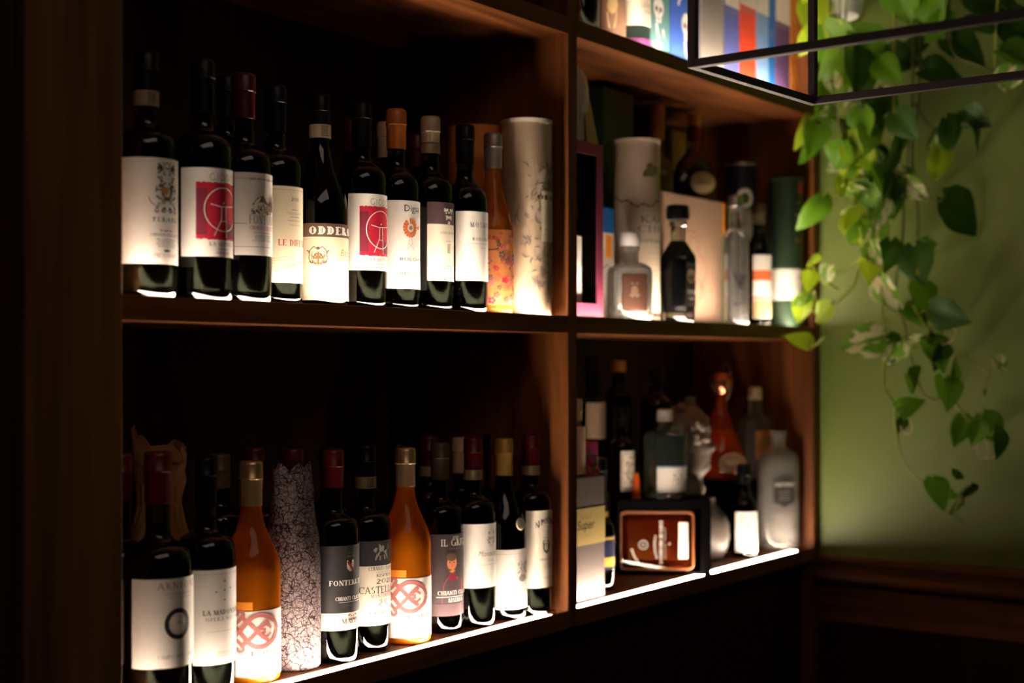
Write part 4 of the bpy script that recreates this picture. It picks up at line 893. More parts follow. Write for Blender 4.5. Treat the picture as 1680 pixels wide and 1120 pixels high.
P.greek(0, .113, .024, .0022, 'ink_pale', 1); P.ring((0, .092), .010, .003, 'ink_gold', .013); P.crest((0, .092), .010, .022, 'ink_white', 2, 8, .0012); P.text('TANN', 0, .055, .009, 'ink_white', .024, T=.2); P.text('GIN', 0, .043, .007, 'ink_white', .015, T=.2); P.greek(0, .036, .022, .002, 'ink_pale', 1); P.greek(0, .032, .018, .0012, 'ink_gold', 1)
P.build(lambda u, v, l: (u, -r8*.995-.0004-.0002*l, v), lb)
# cream carton with a line drawing
cb = Box((2.553+2.828)/2, .106, Z2, .275, .040, .2696, 'cream_card', 'wide cream carton with a thin red line drawing'); P = Print(); q = cb.w/2
def pxs(px): return onY(px, .086)-cb.X
def pz(py, px): return zat(py, onY(px, .086), .086)-Z2
P.line([(pxs(p), pz(y, p)) for p, y in ((1126, 377), (1140, 380), (1150, 388), (1148, 405), (1146, 416), (1143, 392), (1130, 386))], .002, 'ink_rose')
P.line([(pxs(p), pz(y, p)) for p, y in ((1146, 418), (1154, 424), (1160, 440), (1158, 455), (1150, 466), (1155, 480), (1146, 492), (1150, 470), (1146, 455), (1140, 470))], .002, 'ink_rose')
P.line([(pxs(p), pz(y, p)) for p, y in ((1130, 392), (1133, 410), (1131, 430))], .0018, 'ink_rose'); P.poly((pxs(1152), pz(470, 1152)), [(0, 1), (.5, 0), (0, -1.4), (-.5, 0)], .008, 'ink_rose'); P.rect(q-.014, 0, q, cb.h_, 'tube_orange'); cb.fin(P)  # orange strip colours in the light on the carton's right edge
# whisky flask with an oval label standing on a dark carton
sup = Box(2.846, .172, Z2, .118, .062, .262, 'black_card', 'dark carton under the round whisky flask, hidden behind the cream carton')
X, Y = 2.844, .171
root = tag(empty('bottle', (X, Y, Z2+.2625), -.45), 'round whisky flask with oval label, red neck and gold top', 'bottle')
lathe('glass_body', [(0, .006), (.030, .004), (.040, .0), (.048, .003), (.054, .020), (.0565, .050), (.054, .078), (.044, .102), (.026, .122), (.0135, .136), (.0125, .160), (.0125, .2095), (0, .210)], 'glass_whisky', root, 40, 40, sy=.48)
lathe('whisky', [(0, .010), (.038, .008), (.046, .010), (.0515, .022), (.0535, .050), (.051, .077), (.041, .10), (.024, .118), (.011, .132), (0, .134)], 'red_wine', root, 40, 40, sy=.42)
lathe('neck_seal', [(.0132, .146), (.0142, .147), (.0142, .186), (.0132, .187)], 'cap_red', root, 28); lathe('cap', [(.0128, .1872), (.0146, .1874), (.0146, .213), (.0136, .215), (0, .215)], 'cap_brass', root, 28)
lo_ = obj('label', *lathe_vf([(0, 0), (.034, 0), (.034, .0012), (.033, .0016), (0, .0016)], 40, sy=.74), 'ink_tan', root, 40); lo_.matrix_local = Matrix.Translation((.004, -.0268, .058)) @ Matrix.Rotation(PI/2, 4, 'X'); P = Print()
P.text('Super', 0, -.004, .012, 'ink_black', .042, 'sans', shear=.25); P.ring((0, 0), .030, .0008, 'ink_brown', .022); P.greek(0, -.013, .026, .001, 'ink_brown', 1); P.build(lambda u, v, l: (u, v, .0019+.0002*l), lo_)
# tall ribbed olive bottle with gold cap
b = Bottle(1078, .175, Z2, 150, 232, 262, .033, 'tall olive glass bottle with ribbed shoulder and gold cap', gl='glass_olive', wine=None, name='bottle', rn=.0145, cap='cap_brass', capbot=212)
zt = .474; b.root.scale = (1, 1, zt/b.H); P = Print()
V, F = lathe_vf([(.0335, b.z0-.045), (.0352, b.z0-.03), (.0350, b.z0-.006), (.029, b.z0+.012), (.0225, b.z0+.020)], 60)
V = [(x*(1+.03*math.cos(15*math.atan2(y, x))), y*(1+.03*math.cos(15*math.atan2(y, x))), z) for x, y, z in V]; obj('ribbed_collar', V, F, 'glass_olive', b.root, 30); b.label(330, 395, None, 50, mat='ochre_card'); b.finish(P)
Box(2.91, .272, Z2, .07, .05, .455, 'ochre_card', 'narrow ochre carton at the very back beside the red neck')
# pale bottle, tin, red label, green tube
b = bx(1206, .050, Z2, 322, 372, 400, .0295, 'clear bottle with a dark bull emblem, right of the cream carton', gl='glass_clear', wine=None, cap='steel', capbot=348)
b.lab = b.glass; P = Print(); P.poly((b.S(1214), b.h(455)), [(-1, 1), (-.7, .4), (-.25, .5), (.25, .5), (.7, .4), (1, 1), (.75, -.1), (.3, -.6), (.2, -1.5), (-.2, -1.5), (-.3, -.6), (-.75, -.1)], .017, 'ink_black'); b.finish(P); P = Print(); P.rect(b.S(1203), b.h(500), b.S(1218), b.h(497), 'ink_black'); b.finish(P)
c = tube_can(1216, .160, Z2, 270, .0370, 'navy_tin', 'navy tin with silver rim and green oval badge', rim='steel'); c.lab = c.root
P = Print(); P.rect(c.S(1200), c.h(520), c.S(1238), c.h(343), 'taupe_card'); c.finish(P); P = Print(); P.disc((c.S(1222), c.h(399)), .012, 'paper_ivory', .0138, lay=1); P.disc((c.S(1222), c.h(399)), .009, 'ink_green', .0105, lay=2); P.build(c.map(), c.root, 'badge')
P = Print(); P.disc((c.S(1222), c.h(325)), .020, 'paper_ivory', .023, lay=3); P.disc((c.S(1222), c.h(325)), .012, 'ink_green', .0138, lay=4); P.build(c.map(), c.root, 'badge')
b = bx(1245, .070, Z2, 335, 376, 420, .0275, 'dark bottle with gold flecks and red striped white label', gl='glass_brown', wine='red_wine', cap='cap_olive', capbot=368); b.label(418, 522, None, 92); P = Print(); a, e = b.ls
P.rect(a, b.h(460), e, b.h(443), 'ink_orange'); P.rect(a, b.h(490), e, b.h(486), 'ink_orange'); P.rect(a, b.h(521), e, b.h(492), 'ink_tan'); P.greek(-.01, b.h(472), .03, .0016, 'ink_pale', 3); b.finish(P)
c = tube_can(1289, .052, Z2, 295, .0400, 'green_tin', 'green tube with white paper band at the right end panel', rim='green_tin'); c.lab = c.patch('band', -.10, .07, c.h(492), c.h(441), 'paper', c.root); P = Print(); P.text('Glen', 0, c.h(458), c.mm(9), 'ink_pale', .035, 'sans', shear=.3); c.finish(P)
P = Print(); P.rect(c.S(1309), c.h(317), c.S(1316), c.h(300), 'ink_red'); P.crest((c.S(1309), c.h(345)), .014, c.mm(28), 'ink_gold', 4, 6, .0016); P.crest((c.S(1309), c.h(396)), .012, c.mm(16), 'ink_gold', 6, 5, .0016); c.finish(P, c.root)

# --- lower right bay
gb = Box((2.112+2.241)/2, .078, Z1, .129, .090, .2235, 'grey_card', 'grey carton with mustard label standing against the divider'); P = Print()
def gz(py, px): return zat(py, onY(px, .033), .033)-Z1
def gs(px): return onY(px, .033)-gb.X
P.rect(-gb.w/2, gz(893, 965), gb.w/2, gz(833, 965), 'yellow_card'); P.text('Super', 0, gz(868, 960), .017, 'ink_black', None, 'sans', left=gs(947), lay=1, shear=.15); P.greek(gs(962), gz(846, 960), .05, .0022, 'ink_tan', 2, 2, 3); P.greek(gs(962), gz(878, 960), .04, .0018, 'ink_tan', 2, 2, 6); gb.fin(P)
b = bx(945, .052, Z1+.2237, 655, 700, 716, .0165, 'small beige labelled bottle on top of the grey carton', gl='glass_clear', wine=None, cap='cap_cream', capbot=690, rn=.010); b.label(700, 778, None, 120, mat='tube_beige'); b.finish(Print())
k = Box(2.2175, .066, Z1+.2237, .046, .038, .062, 'magenta_card', 'small magenta and orange flowered carton on the grey carton'); P = Print(); r_ = random.Random(2)
for q in range(26): P.disc((r_.uniform(-.019, .019), r_.uniform(.004, .045)), r_.uniform(.002, .006), r_.choice(['ink_orange', 'ink_red', 'ink_gold', 'ink_green']), lay=q % 3)
k.fin(P)
b = bx(983, .085, Z1, 752, 845, 870, .0290, 'slim dark bottle with navy label and gold bands', gl='glass_green', wine='red_wine', cap='cap_black', capbot=838, rn=.013); b.label(880, 935, None, 120, mat='navy_tin'); P = Print(); a, e = b.ls; P.rect(a, b.h(930), e, b.h(915), 'ink_gold'); P.rect(a, b.h(886), e, b.h(882), 'ink_gold'); b.finish(P)
lathe('neck_ring', [(.0150, b.h(850)), (.0172, b.h(849)), (.0172, b.h(842)), (.0150, b.h(841))], 'cap_brass', b.root, 28)
b = bx(972, .262, Z1, 585, 655, 672, .0280, 'tall dark bottle with blue collar and beige label at the back', gl='glass_green', wine='red_wine', cap='cap_black', capbot=640, strip=(650, 658, 'blue_card')); b.label(660, 720, None, 85, mat='tube_beige'); b.finish(Print())
# black window carton turned to the room with a flask lying in it
BF, BL, BD, BH = 2.893, .190, .200, .1525
bxX, bxY = rf(1081.5, BF+BD/2); ANG = math.atan2(RT[1], RT[0])
bb = Box(bxX, bxY, Z1, BL, BD, BH, 'black_card', 'black window carton turned outward with a flask lying inside', shell=(.0185, .0055, .006, .021), rz=ANG)
fx, fy = rf(1076, BF+.027)
fl = tag(empty('bottle', (fx, fy, Z1+.0066), ANG), 'flat whisky flask lying on its side in the black carton', 'bottle')
bm = bmesh.new(); bmesh.ops.create_cube(bm, size=1.0)
for v in bm.verts: v.co = (v.co.x*.156, v.co.y*.046, .0625+v.co.z*.122)
bmesh.ops.bevel(bm, geom=[e for e in bm.edges if abs((e.verts[0].co-e.verts[1].co).y) > .01], offset=.014, segments=5, affect='EDGES'); bmesh.ops.bevel(bm, geom=[e for e in bm.edges if abs((e.verts[0].co-e.verts[1].co).y) < 1e-5], offset=.005, segments=2, affect='EDGES')
bm.verts.index_update(); V = [tuple(v.co) for v in bm.verts]; F = [tuple(v.index for v in f.verts) for f in bm.faces]; bm.free(); obj('glass_body', V, F, 'glass_whisky', fl, 30)
V, F = box_vf(-.066, -.010, .014, .066, .020, .112, .008); obj('whisky', V, F, pm('whisky_dark', (0.05, 0.007, 0.002), .25), fl)
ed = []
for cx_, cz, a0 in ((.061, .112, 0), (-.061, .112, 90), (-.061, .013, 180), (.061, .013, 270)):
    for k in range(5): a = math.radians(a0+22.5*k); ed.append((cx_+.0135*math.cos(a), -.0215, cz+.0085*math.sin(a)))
ed.append(ed[0]); obj('edge_glow', *tube_vf(ed, .0030, 8), 'edge_glow', fl, 60)  # tube added round the flask to imitate its glowing edge
nk = lathe('neck', [(0, 0), (.012, 0), (.012, .010), (0, .010)], 'glass_whisky', fl, 24); nk.matrix_local = Matrix.Translation((-.0775, 0, .0615)) @ Matrix.Rotation(-PI/2, 4, 'Y')
P = Print(); mpf = lambda u, v, l: (u, -.0233-.0002*l, v)
def rtext(P, t, x, z0, z1, ht, ink):          # text running upwards
    Q = Print(); Q.text(t, 0, 0, ht, ink, z1-z0, T=.17)
    for f in Q.F: P.face([(x-Q.V[i][1], (z0+z1)/2+Q.V[i][0]) for i in f], ink, 1)
P.ring((-.028, .054), .0085, .003, 'ink_pale'); P.disc((-.028, .054), .003, 'ink_pale'); P.line([(-.052, .046), (-.046, .030), (-.038, .018)], .004, 'ink_white')
P.line([(.000, .026), (-.004, .040), (-.005, .056), (-.003, .074)], .004, 'ink_pale'); rtext(P, 'FINEST', -.0005, .032, .072, .004, 'ink_brown'); rtext(P, 'WOODFORD RESERVE', .011, .016, .104, .006, 'ink_white'); rtext(P, 'KENTUCKY STRAIGHT', .018, .026, .090, .0034, 'ink_pale'); P.disc((.025, .056), .0022, 'ink_pale')
P.rect(.044, .026, .063, .100, 'paper_ivory', 1); P.build(mpf, fl)
TB = Z1+BH+.0003
def onbox(px, F): return rf(px, F)[1]
b = bx(1020, onbox(1020, 2.945), TB, 668, 715, 735, .0260, 'dark bottle with ornate banknote style label on the black carton', gl='glass_brown', wine='red_wine', cap='cap_black', capbot=700); b.label(740, 806, None, 62, mat='paper_ivory'); P = Print(); a, e = b.ls
P.line([(a+.003, b.h(802)), (e-.003, b.h(802)), (e-.003, b.h(744)), (a+.003, b.h(744)), (a+.003, b.h(802))], .0014, 'ink_grey'); P.greek(0, b.h(751), .034, .003, 'ink_grey', 1); P.ring((0, b.h(776)), .014, .0022, 'ink_brown', .019); P.disc((0, b.h(776)), .009, 'paper_cream', .013, lay=1); P.crest((0, b.h(776)), .040, .05, 'ink_grey', 3, 10, .0008); b.finish(P)
co = tag(empty('orange_ornament', (*rf(1044, 2.925), TB)), 'small bright orange cone beside the banknote label bottle', 'ornament'); lathe('shell', [(0, 0), (.0095, 0), (.0092, .004), (.0062, .040), (.003, .052), (0, .054)], 'orange_peel', co, 24); lathe('foot', [(0, .0), (.0102, 0), (.0102, .002), (.0095, .0022)], 'tube_orange', co, 24)
b = bx(1091, onbox(1091, 2.955), TB, 672, 700, 716, .0445, 'broad pale green glass bottle with white cap and blue-white label', gl='glass_mint', wine=None, cap='cap_white', capbot=690, rn=.0150); b.label(765, 807, 1078, mat='paper', right=1128); P = Print(); P.rect(*(b.ls[0], b.h(767)), b.ls[1], b.h(765.5), 'blue_card'); P.crest((b.S(1112), b.h(788)), .018, .026, 'ink_grey', 2, 6, .0012); b.finish(P)
b = bx(1015, onbox(1015, 3.060), TB, 592, 628, 655, .0290, 'dark tall bottle with faded gold collar at the back of the black carton', gl='glass_green', wine='red_wine', cap='cap_brass', capbot=604, strip=(662, 678, 'ochre_card'))
b = bx(1076, onbox(1076, 3.062), TB, 604, 640, 668, .0340, 'stout unlabelled dark bottle behind the pale green bottle', gl='glass_brown', wine='red_wine', cap='cap_black', capbot=628)
# grey head shaped bottle looking right
hx, hy = rf(1132, 3.035); hd = tag(empty('head_bottle', (hx, hy, TB), ANG), 'grey bottle shaped as a curly haired head looking right', 'bottle')
prof = [(0, .030, -.030, .030), (.010, .033, -.032, .032), (.022, .028, -.026, .025), (.034, .026, -.026, .024), (.044, .034, -.028, .029), (.052, .043, -.031, .033), (.060, .044, -.034, .035), (.066, .041, -.036, .036), (.071, .045, -.037, .037), (.076, .042, -.038, .037), (.080, .046, -.038, .038), (.085, .043, -.039, .038), (.090, .049, -.040, .039), (.096, .056, -.041, .039), (.102, .053, -.042, .039), (.112, .046, -.043, .040), (.120, .041, -.044, .040), (.128, .045, -.045, .041), (.140, .044, -.046, .042), (.155, .040, -.044, .041), (.170, .032, -.038, .037), (.182, .020, -.026, .026), (.188, .008, -.012, .012)]
V, F = [], []; sg = 28
for z, xf, xb, wy in prof:
    for k in range(sg):
        a = 2*PI*k/sg; c_, s2 = math.cos(a), math.sin(a)
        base = .034 if .04 < z < .13 else xf
        xx = (base+(xf-base)*max(0, c_)**6)*c_ if c_ > 0 else -xb*c_
        V.append((xx, wy*s2, z))
for i in range(len(prof)-1):
    for k in range(sg): F.append((i*sg+k, i*sg+(k+1) % sg, (i+1)*sg+(k+1) % sg, (i+1)*sg+k))
F += [tuple(range(sg-1, -1, -1)), tuple((len(prof)-1)*sg+k for k in range(sg))]; obj('head', V, F, 'stone_grey', hd, 60)
r_ = random.Random(8); parts = []
for q in range(46):
    a = r_.uniform(.9, 5.4); z = r_.uniform(.10, .186); t = max(0, 1-((z-.135)/.062)**2)**.5; R = .045*t+.004
    cx_, cy_ = R*math.cos(a), R*math.sin(a)*.95
    sv, sf = lathe_vf([(0, -.010), (.006, -.008), (.0095, -.003), (.0095, .003), (.006, .008), (0, .010)], 8); parts.append(([(x+cx_, y+cy_, zz*.9+z) for x, y, zz in sv], sf))
for q in range(9):
    a = -1.3+q*.33; sv, sf = lathe_vf([(0, -.009), (.006, -.007), (.009, 0), (.006, .007), (0, .009)], 8); parts.append(([(x+.033*math.cos(a), y+.034*math.sin(a), zz+.158) for x, y, zz in sv], sf))
hr = obj('hair', *merge(*parts), 'stone_grey', hd, 60)
for sg_ in (1, -1):
    sv, sf = lathe_vf([(0, -.004), (.004, -.003), (.0055, 0), (.004, .003), (0, .004)], 12); obj('eye', [(x*.6+.0365, y*1.2+sg_*.0165, z+.1175) for x, y, z in sv], sf, 'stone_grey', hd, 60)
sv, sf = lathe_vf([(0, -.006), (.010, -.005), (.012, 0), (.010, .005), (0, .006)], 12); obj('ear', [(x*.5-.004, z*.8-.0405, y*1.2+.105) for x, y, z in sv], [tuple(reversed(f)) for f in sf], 'stone_grey', hd, 60)
lathe('stopper', [(.009, .186), (.011, .190), (.011, .205), (0, .207)], 'steel', hd, 20)
# dark carton carrying the amber decanter and the rear clear bottle
k2 = Box(3.010, .186, Z1, .188, .168, .160, 'black_card', 'plain black carton under the amber decanter at the right end')
am = tag(empty('decanter', (2.962, .165, Z1+.1605), -.6), 'amber teardrop decanter with copper ball stopper and oval medallion', 'decanter')
tl = Matrix.Rotation(-.16, 4, 'Y')
def tilt(o): o.matrix_local = tl @ o.matrix_local
gbd = lathe('glass_body', [(0, .006), (.030, .004), (.040, .001), (.050, .010), (.0555, .030), (.054, .052), (.046, .082), (.034, .112), (.022, .140), (.0135, .165), (.0115, .185), (.0120, .196), (0, .197)], 'glass_amber', am, 40, sy=.95)
lathe('liquor', [(0, .010), (.036, .008), (.046, .014), (.051, .030), (.049, .052), (.041, .081), (.028, .110), (0, .112)], pm('liquor_orange', (0.9, 0.17, 0.006), .4, trans=.5), am, 40, sy=.78)
lathe('stopper', [(.0118, .1972), (.0125, .200), (.019, .205), (.0255, .217), (.0265, .228), (.022, .241), (.012, .2485), (0, .250)], 'copper', am, 28)
md = obj('medallion', *lathe_vf([(0, 0), (.037, 0), (.037, .002), (.035, .003), (.031, .0024), (0, .0024)], 40, sy=.62), pm('medallion_wood', (0.16, 0.085, 0.05), .4), am, 40); md.matrix_local = Matrix.Translation((0, -.0545, .042)) @ Matrix.Rotation(PI/2-.08, 4, 'X')
P = Print(); P.greek(0, .002, .046, .003, 'ink_tan', 2, 2, 3); P.ring((0, 0), .034, .0012, 'ink_tan', .021); P.build(lambda u, v, l: (u, v, .0034+.0002*l), md)
obj('cord_loop', *tube_vf([(.016+.0125*math.sin(2*PI*t/22)*(1 if t < 12 else 1), .004, .185+.042-.042*math.cos(2*PI*t/22)) for t in range(23)], .0012, 6), 'ink_tan', am, 60)
X, Y = 3.064, .128
root = vessel('bottle', X, Y, Z1+.1605, [(0, .010), (.026, .008), (.030, 0), (.036, .002), (.039, .008), (.039, .125), (.036, .137), (.026, .145), (.0145, .150), (.0135, .175), (.0150, .176), (.0150, .182), (0, .183)], 'glass_clear', 'clear square shouldered bottle with a copper coloured label, at the back right', rz=-.35, n=4.2, sy=.8, smooth=28)
lathe('stopper', [(0, .1832), (.0155, .1832), (.016, .185), (.016, .210), (.0145, .213), (0, .213)], 'tube_beige', root, 28)
lb = box('label', -.028, -.0330, .044, .028, -.0316, .112, 'amber_card', root, 0); P = Print(); P.shield((0, .084), .022, .026, 'ink_tan'); P.greek(0, .062, .036, .003, 'ink_tan', 2, 2, 3); P.line([(-.026, .046), (.026, .046), (.026, .110), (-.026, .110), (-.026, .046)], .0012, 'ink_tan'); P.build(lambda u, v, l: (u, -.0334-.0002*l, v), lb)
X, Y = onY(1163, .108), .108
jg = tag(empty('jug', (X, Y, Z1)), 'round bellied grey stoneware jug beside the black window carton', 'jug'); lathe('body', [(0, .001), (.026, 0), (.030, .003), (.040, .022), (.0455, .050), (.0440, .078), (.034, .102), (.018, .116), (.014, .128), (.016, .134), (.012, .135), (.011, .128), (0, .126)], pm('stoneware', (0.085, 0.07, 0.06), .4), jg, 40)
hp = [(.016, 0, .128), (.034, 0, .132), (.050, 0, .118), (.050, 0, .098), (.041, 0, .086)]; ho = obj('handle', *tube_vf(spline(hp, 6), .0045, 8), 'stoneware', jg, 60); ho.rotation_euler = (0, 0, 2.3)
b = bx(1220, .064, Z1, 762, 800, 842, .0300, 'short dark bottle with pale flowered label, left of the big clear bottle', gl='glass_brown', wine='red_wine', cap='cap_black', capbot=792, rn=.0135); b.label(840, 906, None, 100, mat='paper'); P = Print(); r_ = random.Random(3)
for q in range(16):
    x, y, R = b.S(1226)+r_.uniform(-.016, .016), r_.uniform(b.h(898), b.h(848)), r_.uniform(.003, .006)
    for e in range(5): P.ring((x+R*math.cos(e*1.257), y+R*math.sin(e*1.257)), R*.5, .0006, 'ink_rose' if q % 2 else 'ink_pale', n=8)
b.finish(P)
X, Y = onY(1277, .060), .060
root = vessel('bottle', X, Y, Z1, [(0, .016), (.030, .013), (.040, .004), (.044, 0), (.048, .002), (.0505, .010), (.0505, .192), (.049, .206), (.043, .218), (.032, .227), (.021, .232), (.0175, .240), (.0175, .262), (.0200, .263), (.0200, .272), (0, .273)], 'glass_lit', 'big clear bottle with black hexagonal label at the right end of the lowest shelf', rz=-.60, n=2.8, sy=.52, smooth=28, inner=[(0, .022), (.036, .022), (.0440, .027), (.0450, .19), (.0435, .203), (.0385, .212), (.028, .221), (.016, .229), (.0125, .24), (.0125, .262), (0, .262)])
V, F = [], []
for k in range(13):
    x = -.024+k*.004; V += [(x-.0006, -.0268, .030), (x+.0006, -.0268, .030), (x+.0006, -.0268, .085), (x-.0006, -.0268, .085)]; F.append((4*k, 4*k+1, 4*k+2, 4*k+3))
fl_ = obj('fluting', V, F, 'ink_pale', root); fl_['kind'] = 'stuff'
hx_ = [(-.030, .108), (0, .096), (.030, .108), (.030, .158), (0, .172), (-.030, .158)]; n_ = 6
V = [(x, -.0262, z) for x, z in hx_]+[(x, -.0278, z) for x, z in hx_]; lb = obj('label', V, [(6, 7, 8, 9, 10, 11), (5, 4, 3, 2, 1, 0)]+[(i, (i+1) % 6, 6+(i+1) % 6, 6+i) for i in range(6)], 'ink_black', root)
P = Print(); P.text('PORTOFINO', 0, .146, .0085, 'ink_white', .050, 'sans'); P.greek(0, .134, .040, .0022, 'ink_pale', 4, 2.9, 5); P.line([(x*.93, .134+(z-.134)*.93) for x, z in hx_], .0009, 'ink_pale', closed=True); P.build(lambda u, v, l: (u, -.0281-.0002*l, v), lb)

# --- top right shelf: bottles and a row of cartons
b = bx(956, .060, Z3, -190, -110, -75, .0300, 'dark bottle first on the top shelf, right of the divider', gl='glass_green', wine='red_wine', cap='cap_black', capbot=-130)
b = bx(982, .125, Z3, -140, -60, -35, .0330, 'clear grey bottle second on the top shelf', gl='glass_clear', wine=None, cap='steel', capbot=-100)
b = bx(1004, .074, Z3, -130, -60, -30, .0270, 'brown ceramic bottle with a pale figure on the top shelf', gl='brown_card', wine=None, cap='cap_brass', capbot=-90); b.lab = b.glass; P = Print(); P.disc((b.S(1005), b.h(8)), .010, 'ink_tan', .016); P.poly((b.S(1004), b.h(30)), [(-.8, 1), (.8, 1), (.5, -1.4), (-.5, -1.4)], .013, 'ink_tan'); b.finish(P)
b = bx(1041, .064, Z3, -150, -70, -40, .0310, 'teal bottle with cream label and ribbed purple foot on the top shelf', gl='glass_mint', wine=None, cap='cap_cream', capbot=-95); b.label(-45, 41, 1019, mat='paper_ivory', right=1068); P = Print(); P.text('GENUINE', 0, b.h(11), b.mm(7), 'ink_tan', .040); P.text('SPIRIT', 0, b.h(21), b.mm(7), 'ink_tan', .030); P.greek(0, b.h(33), .04, .002, 'ink_tan', 2); b.finish(P)
V, F = lathe_vf([(.0314, .004), (.0324, .005), (.0324, .024), (.0314, .026)], 72); V = [(x*(1+.012*math.cos(36*math.atan2(y, x))), y*(1+.012*math.cos(36*math.atan2(y, x))), z) for x, y, z in V]; obj('ribbed_foot', V, F, pm('purple_glaze', (0.22, 0.06, 0.20), .3), b.root, 30)
def skull(bo, cx_, cz, k, ink='ink_white'):
    P = Print(); P.disc((cx_, cz), 1.0*k, ink, 1.05*k); P.poly((cx_, cz-.9*k), [(-.62, .3), (.62, .3), (.5, -.55), (-.5, -.55)], k, ink, 1)
    for sg_ in (1, -1): P.disc((cx_+sg_*.40*k, cz-.18*k), .27*k, 'ink_black', lay=2); P.disc((cx_+sg_*.40*k, cz-.18*k), .10*k, 'ink_rose', lay=3, n=8)
    P.poly((cx_, cz-.55*k), [(0, .25), (.14, -.1), (-.14, -.1)], k, 'ink_black', 2)
    for e in range(6): P.rect(cx_+(-.42+e*.15)*k, cz-1.30*k, cx_+(-.36+e*.15)*k, cz-.95*k, 'ink_brown', 2)
    P.line([(cx_-.4*k, cz-1.6*k), (cx_-.2*k, cz-2.6*k), (cx_+.1*k, cz-3.0*k)], .35*k, ink, lay=1); P.line([(cx_+.9*k, cz-2.0*k), (cx_+1.1*k, cz-2.8*k)], .25*k, ink); P.disc((cx_-.1*k, cz-3.7*k), .9*k, ink, .42*k, lay=1); return P
row = 'cartons in a row on the top shelf'
s1 = pxbox(1064, 1099, .042, Z3, -150, .07, 'teal_card', 'teal carton printed with a skull on the top shelf', group=row); s1.fin(skull(s1, -.004, .100, .020))
s2 = pxbox(1101, 1144, .042, Z3, -150, .07, 'royal_card', 'royal blue carton printed with a skull on the top shelf', group=row); P = skull(s2, .010, .088, .022); P.ring((.008, .115), .034, .008, 'ink_white', .034, 10, 170); s2.fin(P)
for p0, p1, top, mt, lab, band in ((1150.5, 1188, -150, 'taupe_card', 'grey taupe carton behind the corner post of the hanging frame', None), (1189.5, 1213, -150, 'indigo_card', 'indigo carton left of the scarlet one', .165), (1214.5, 1240.5, -150, 'scarlet_card', 'scarlet carton on the top shelf', .182),
                               (1241.5, 1261, -150, 'sky_card', 'light blue carton right of the scarlet one', .180), (1262, 1271.5, -150, 'blue_card', 'narrow deep blue carton on the top shelf', None), (1272.5, 1296, -150, 'violet_card', 'dark violet carton with cream upper half', .180), (1297.5, 1325, -150, 'amber_card', 'orange carton last on the top shelf at the end panel', None)):
    k = pxbox(p0, p1, .042, Z3, top, .07, mt, lab, group=row)
    if band:
        P = Print(); P.rect(-k.w/2, band, k.w/2, k.h_, 'white_card'); P.rect(-k.w/2, band-.011, k.w/2, band-.009, 'ink_pale'); k.fin(P)
    else:
        P = Print(); P.greek(0, .15, k.w*.6, .004, 'ink_pale', 3); k.fin(P)

# ------------------------------------------------------------------ black hanging frame in front of the shelves
pm('frame_black', (0.030, 0.021, 0.023), 0.45)
Az = zat(105, *rf(1137, 1.9)); fr_root = tag(empty('hanging_rack', (*rf(1137, 1.9), Az)), 'black metal hanging rack frame of thin square bars, top right', 'rack')
ax, ay = rf(1137, 1.9); ex, ey = rf(1333.5, 2.172); L_ = math.hypot(ex-ax, ey-ay); ux, uy = (ex-ax)/L_, (ey-ay)/L_; vx, vy = uy, -ux
fr_root.rotation_euler = (0, 0, math.atan2(uy, ux)); tk = .0112; LN = 1.05; UP = .62      # local x along AB, local -y towards the room
def bar(n, x0, y0, z0, x1, y1, z1): box(n, x0-tk/2, y0-tk/2, z0-tk/2, x1+tk/2, y1+tk/2, z1+tk/2, 'frame_black', fr_root, .0006)
for z in (0, UP):
    bar('rail', tk, 0, z, L_-tk, 0, z); bar('rail', tk, -LN, z, L_-tk, -LN, z); bar('rail', 0, -LN+tk, z, 0, -tk, z); bar('rail', L_, -LN+tk, z, L_, -tk, z)
for x in (0, L_):
    for y in (0, -LN): bar('post', x, y, 0, x, y, UP)
for y in (-.2, -LN+.2): obj('hanger_rod', *tube_vf([(L_/2, y, UP), (L_/2, y, 2.9-Az)], .004, 8), 'frame_black', fr_root); bar('cross_bar', tk, y, UP, L_-tk, y, UP)

# ------------------------------------------------------------------ trailing pothos on the green wall
def leafmat(name, base, spot, amt, tr):
    m, nt, b = nmat(name); n = nt.nodes; l = nt.links
    oi = n.new('ShaderNodeObjectInfo'); tc = n.new('ShaderNodeTexCoord'); nz = n.new('ShaderNodeTexNoise'); nz.noise_dimensions = '4D'; nz.inputs['Scale'].default_value = 2.6; nz.inputs['Detail'].default_value = 2.5
    ml = n.new('ShaderNodeMath'); ml.operation = 'MULTIPLY'; ml.inputs[1].default_value = 40; l.new(oi.outputs['Random'], ml.inputs[0]); l.new(ml.outputs[0], nz.inputs['W'])
    mp = n.new('ShaderNodeMapping'); mp.inputs['Scale'].default_value = (1.8, .55, 1); l.new(tc.outputs['Generated'], mp.inputs[0]); l.new(mp.outputs[0], nz.inputs['Vector'])
    r = n.new('ShaderNodeValToRGB'); r.color_ramp.elements[0].position = amt; r.color_ramp.elements[1].position = amt+.06; r.color_ramp.elements[0].color = base+(1,); r.color_ramp.elements[1].color = spot+(1,)
    l.new(nz.outputs['Fac'], r.inputs[0]); l.new(r.outputs[0], b.inputs['Base Color']); S(b, Roughness=.45, Specular_IOR_Level=.3)
    t = n.new('ShaderNodeBsdfTranslucent'); l.new(r.outputs[0], t.inputs[0]); ms = n.new('ShaderNodeMixShader'); ms.inputs[0].default_value = tr
    l.new(b.outputs[0], ms.inputs[1]); l.new(t.outputs[0], ms.inputs[2]); l.new(ms.outputs[0], n['Material Output'].inputs[0]); M[name] = m
leafmat('leaf_lime', (0.36, 0.52, 0.018), (0.55, 0.62, 0.10), .62, .4); leafmat('leaf_green', (0.12, 0.29, 0.012), (0.36, 0.42, 0.04), .66, .32)
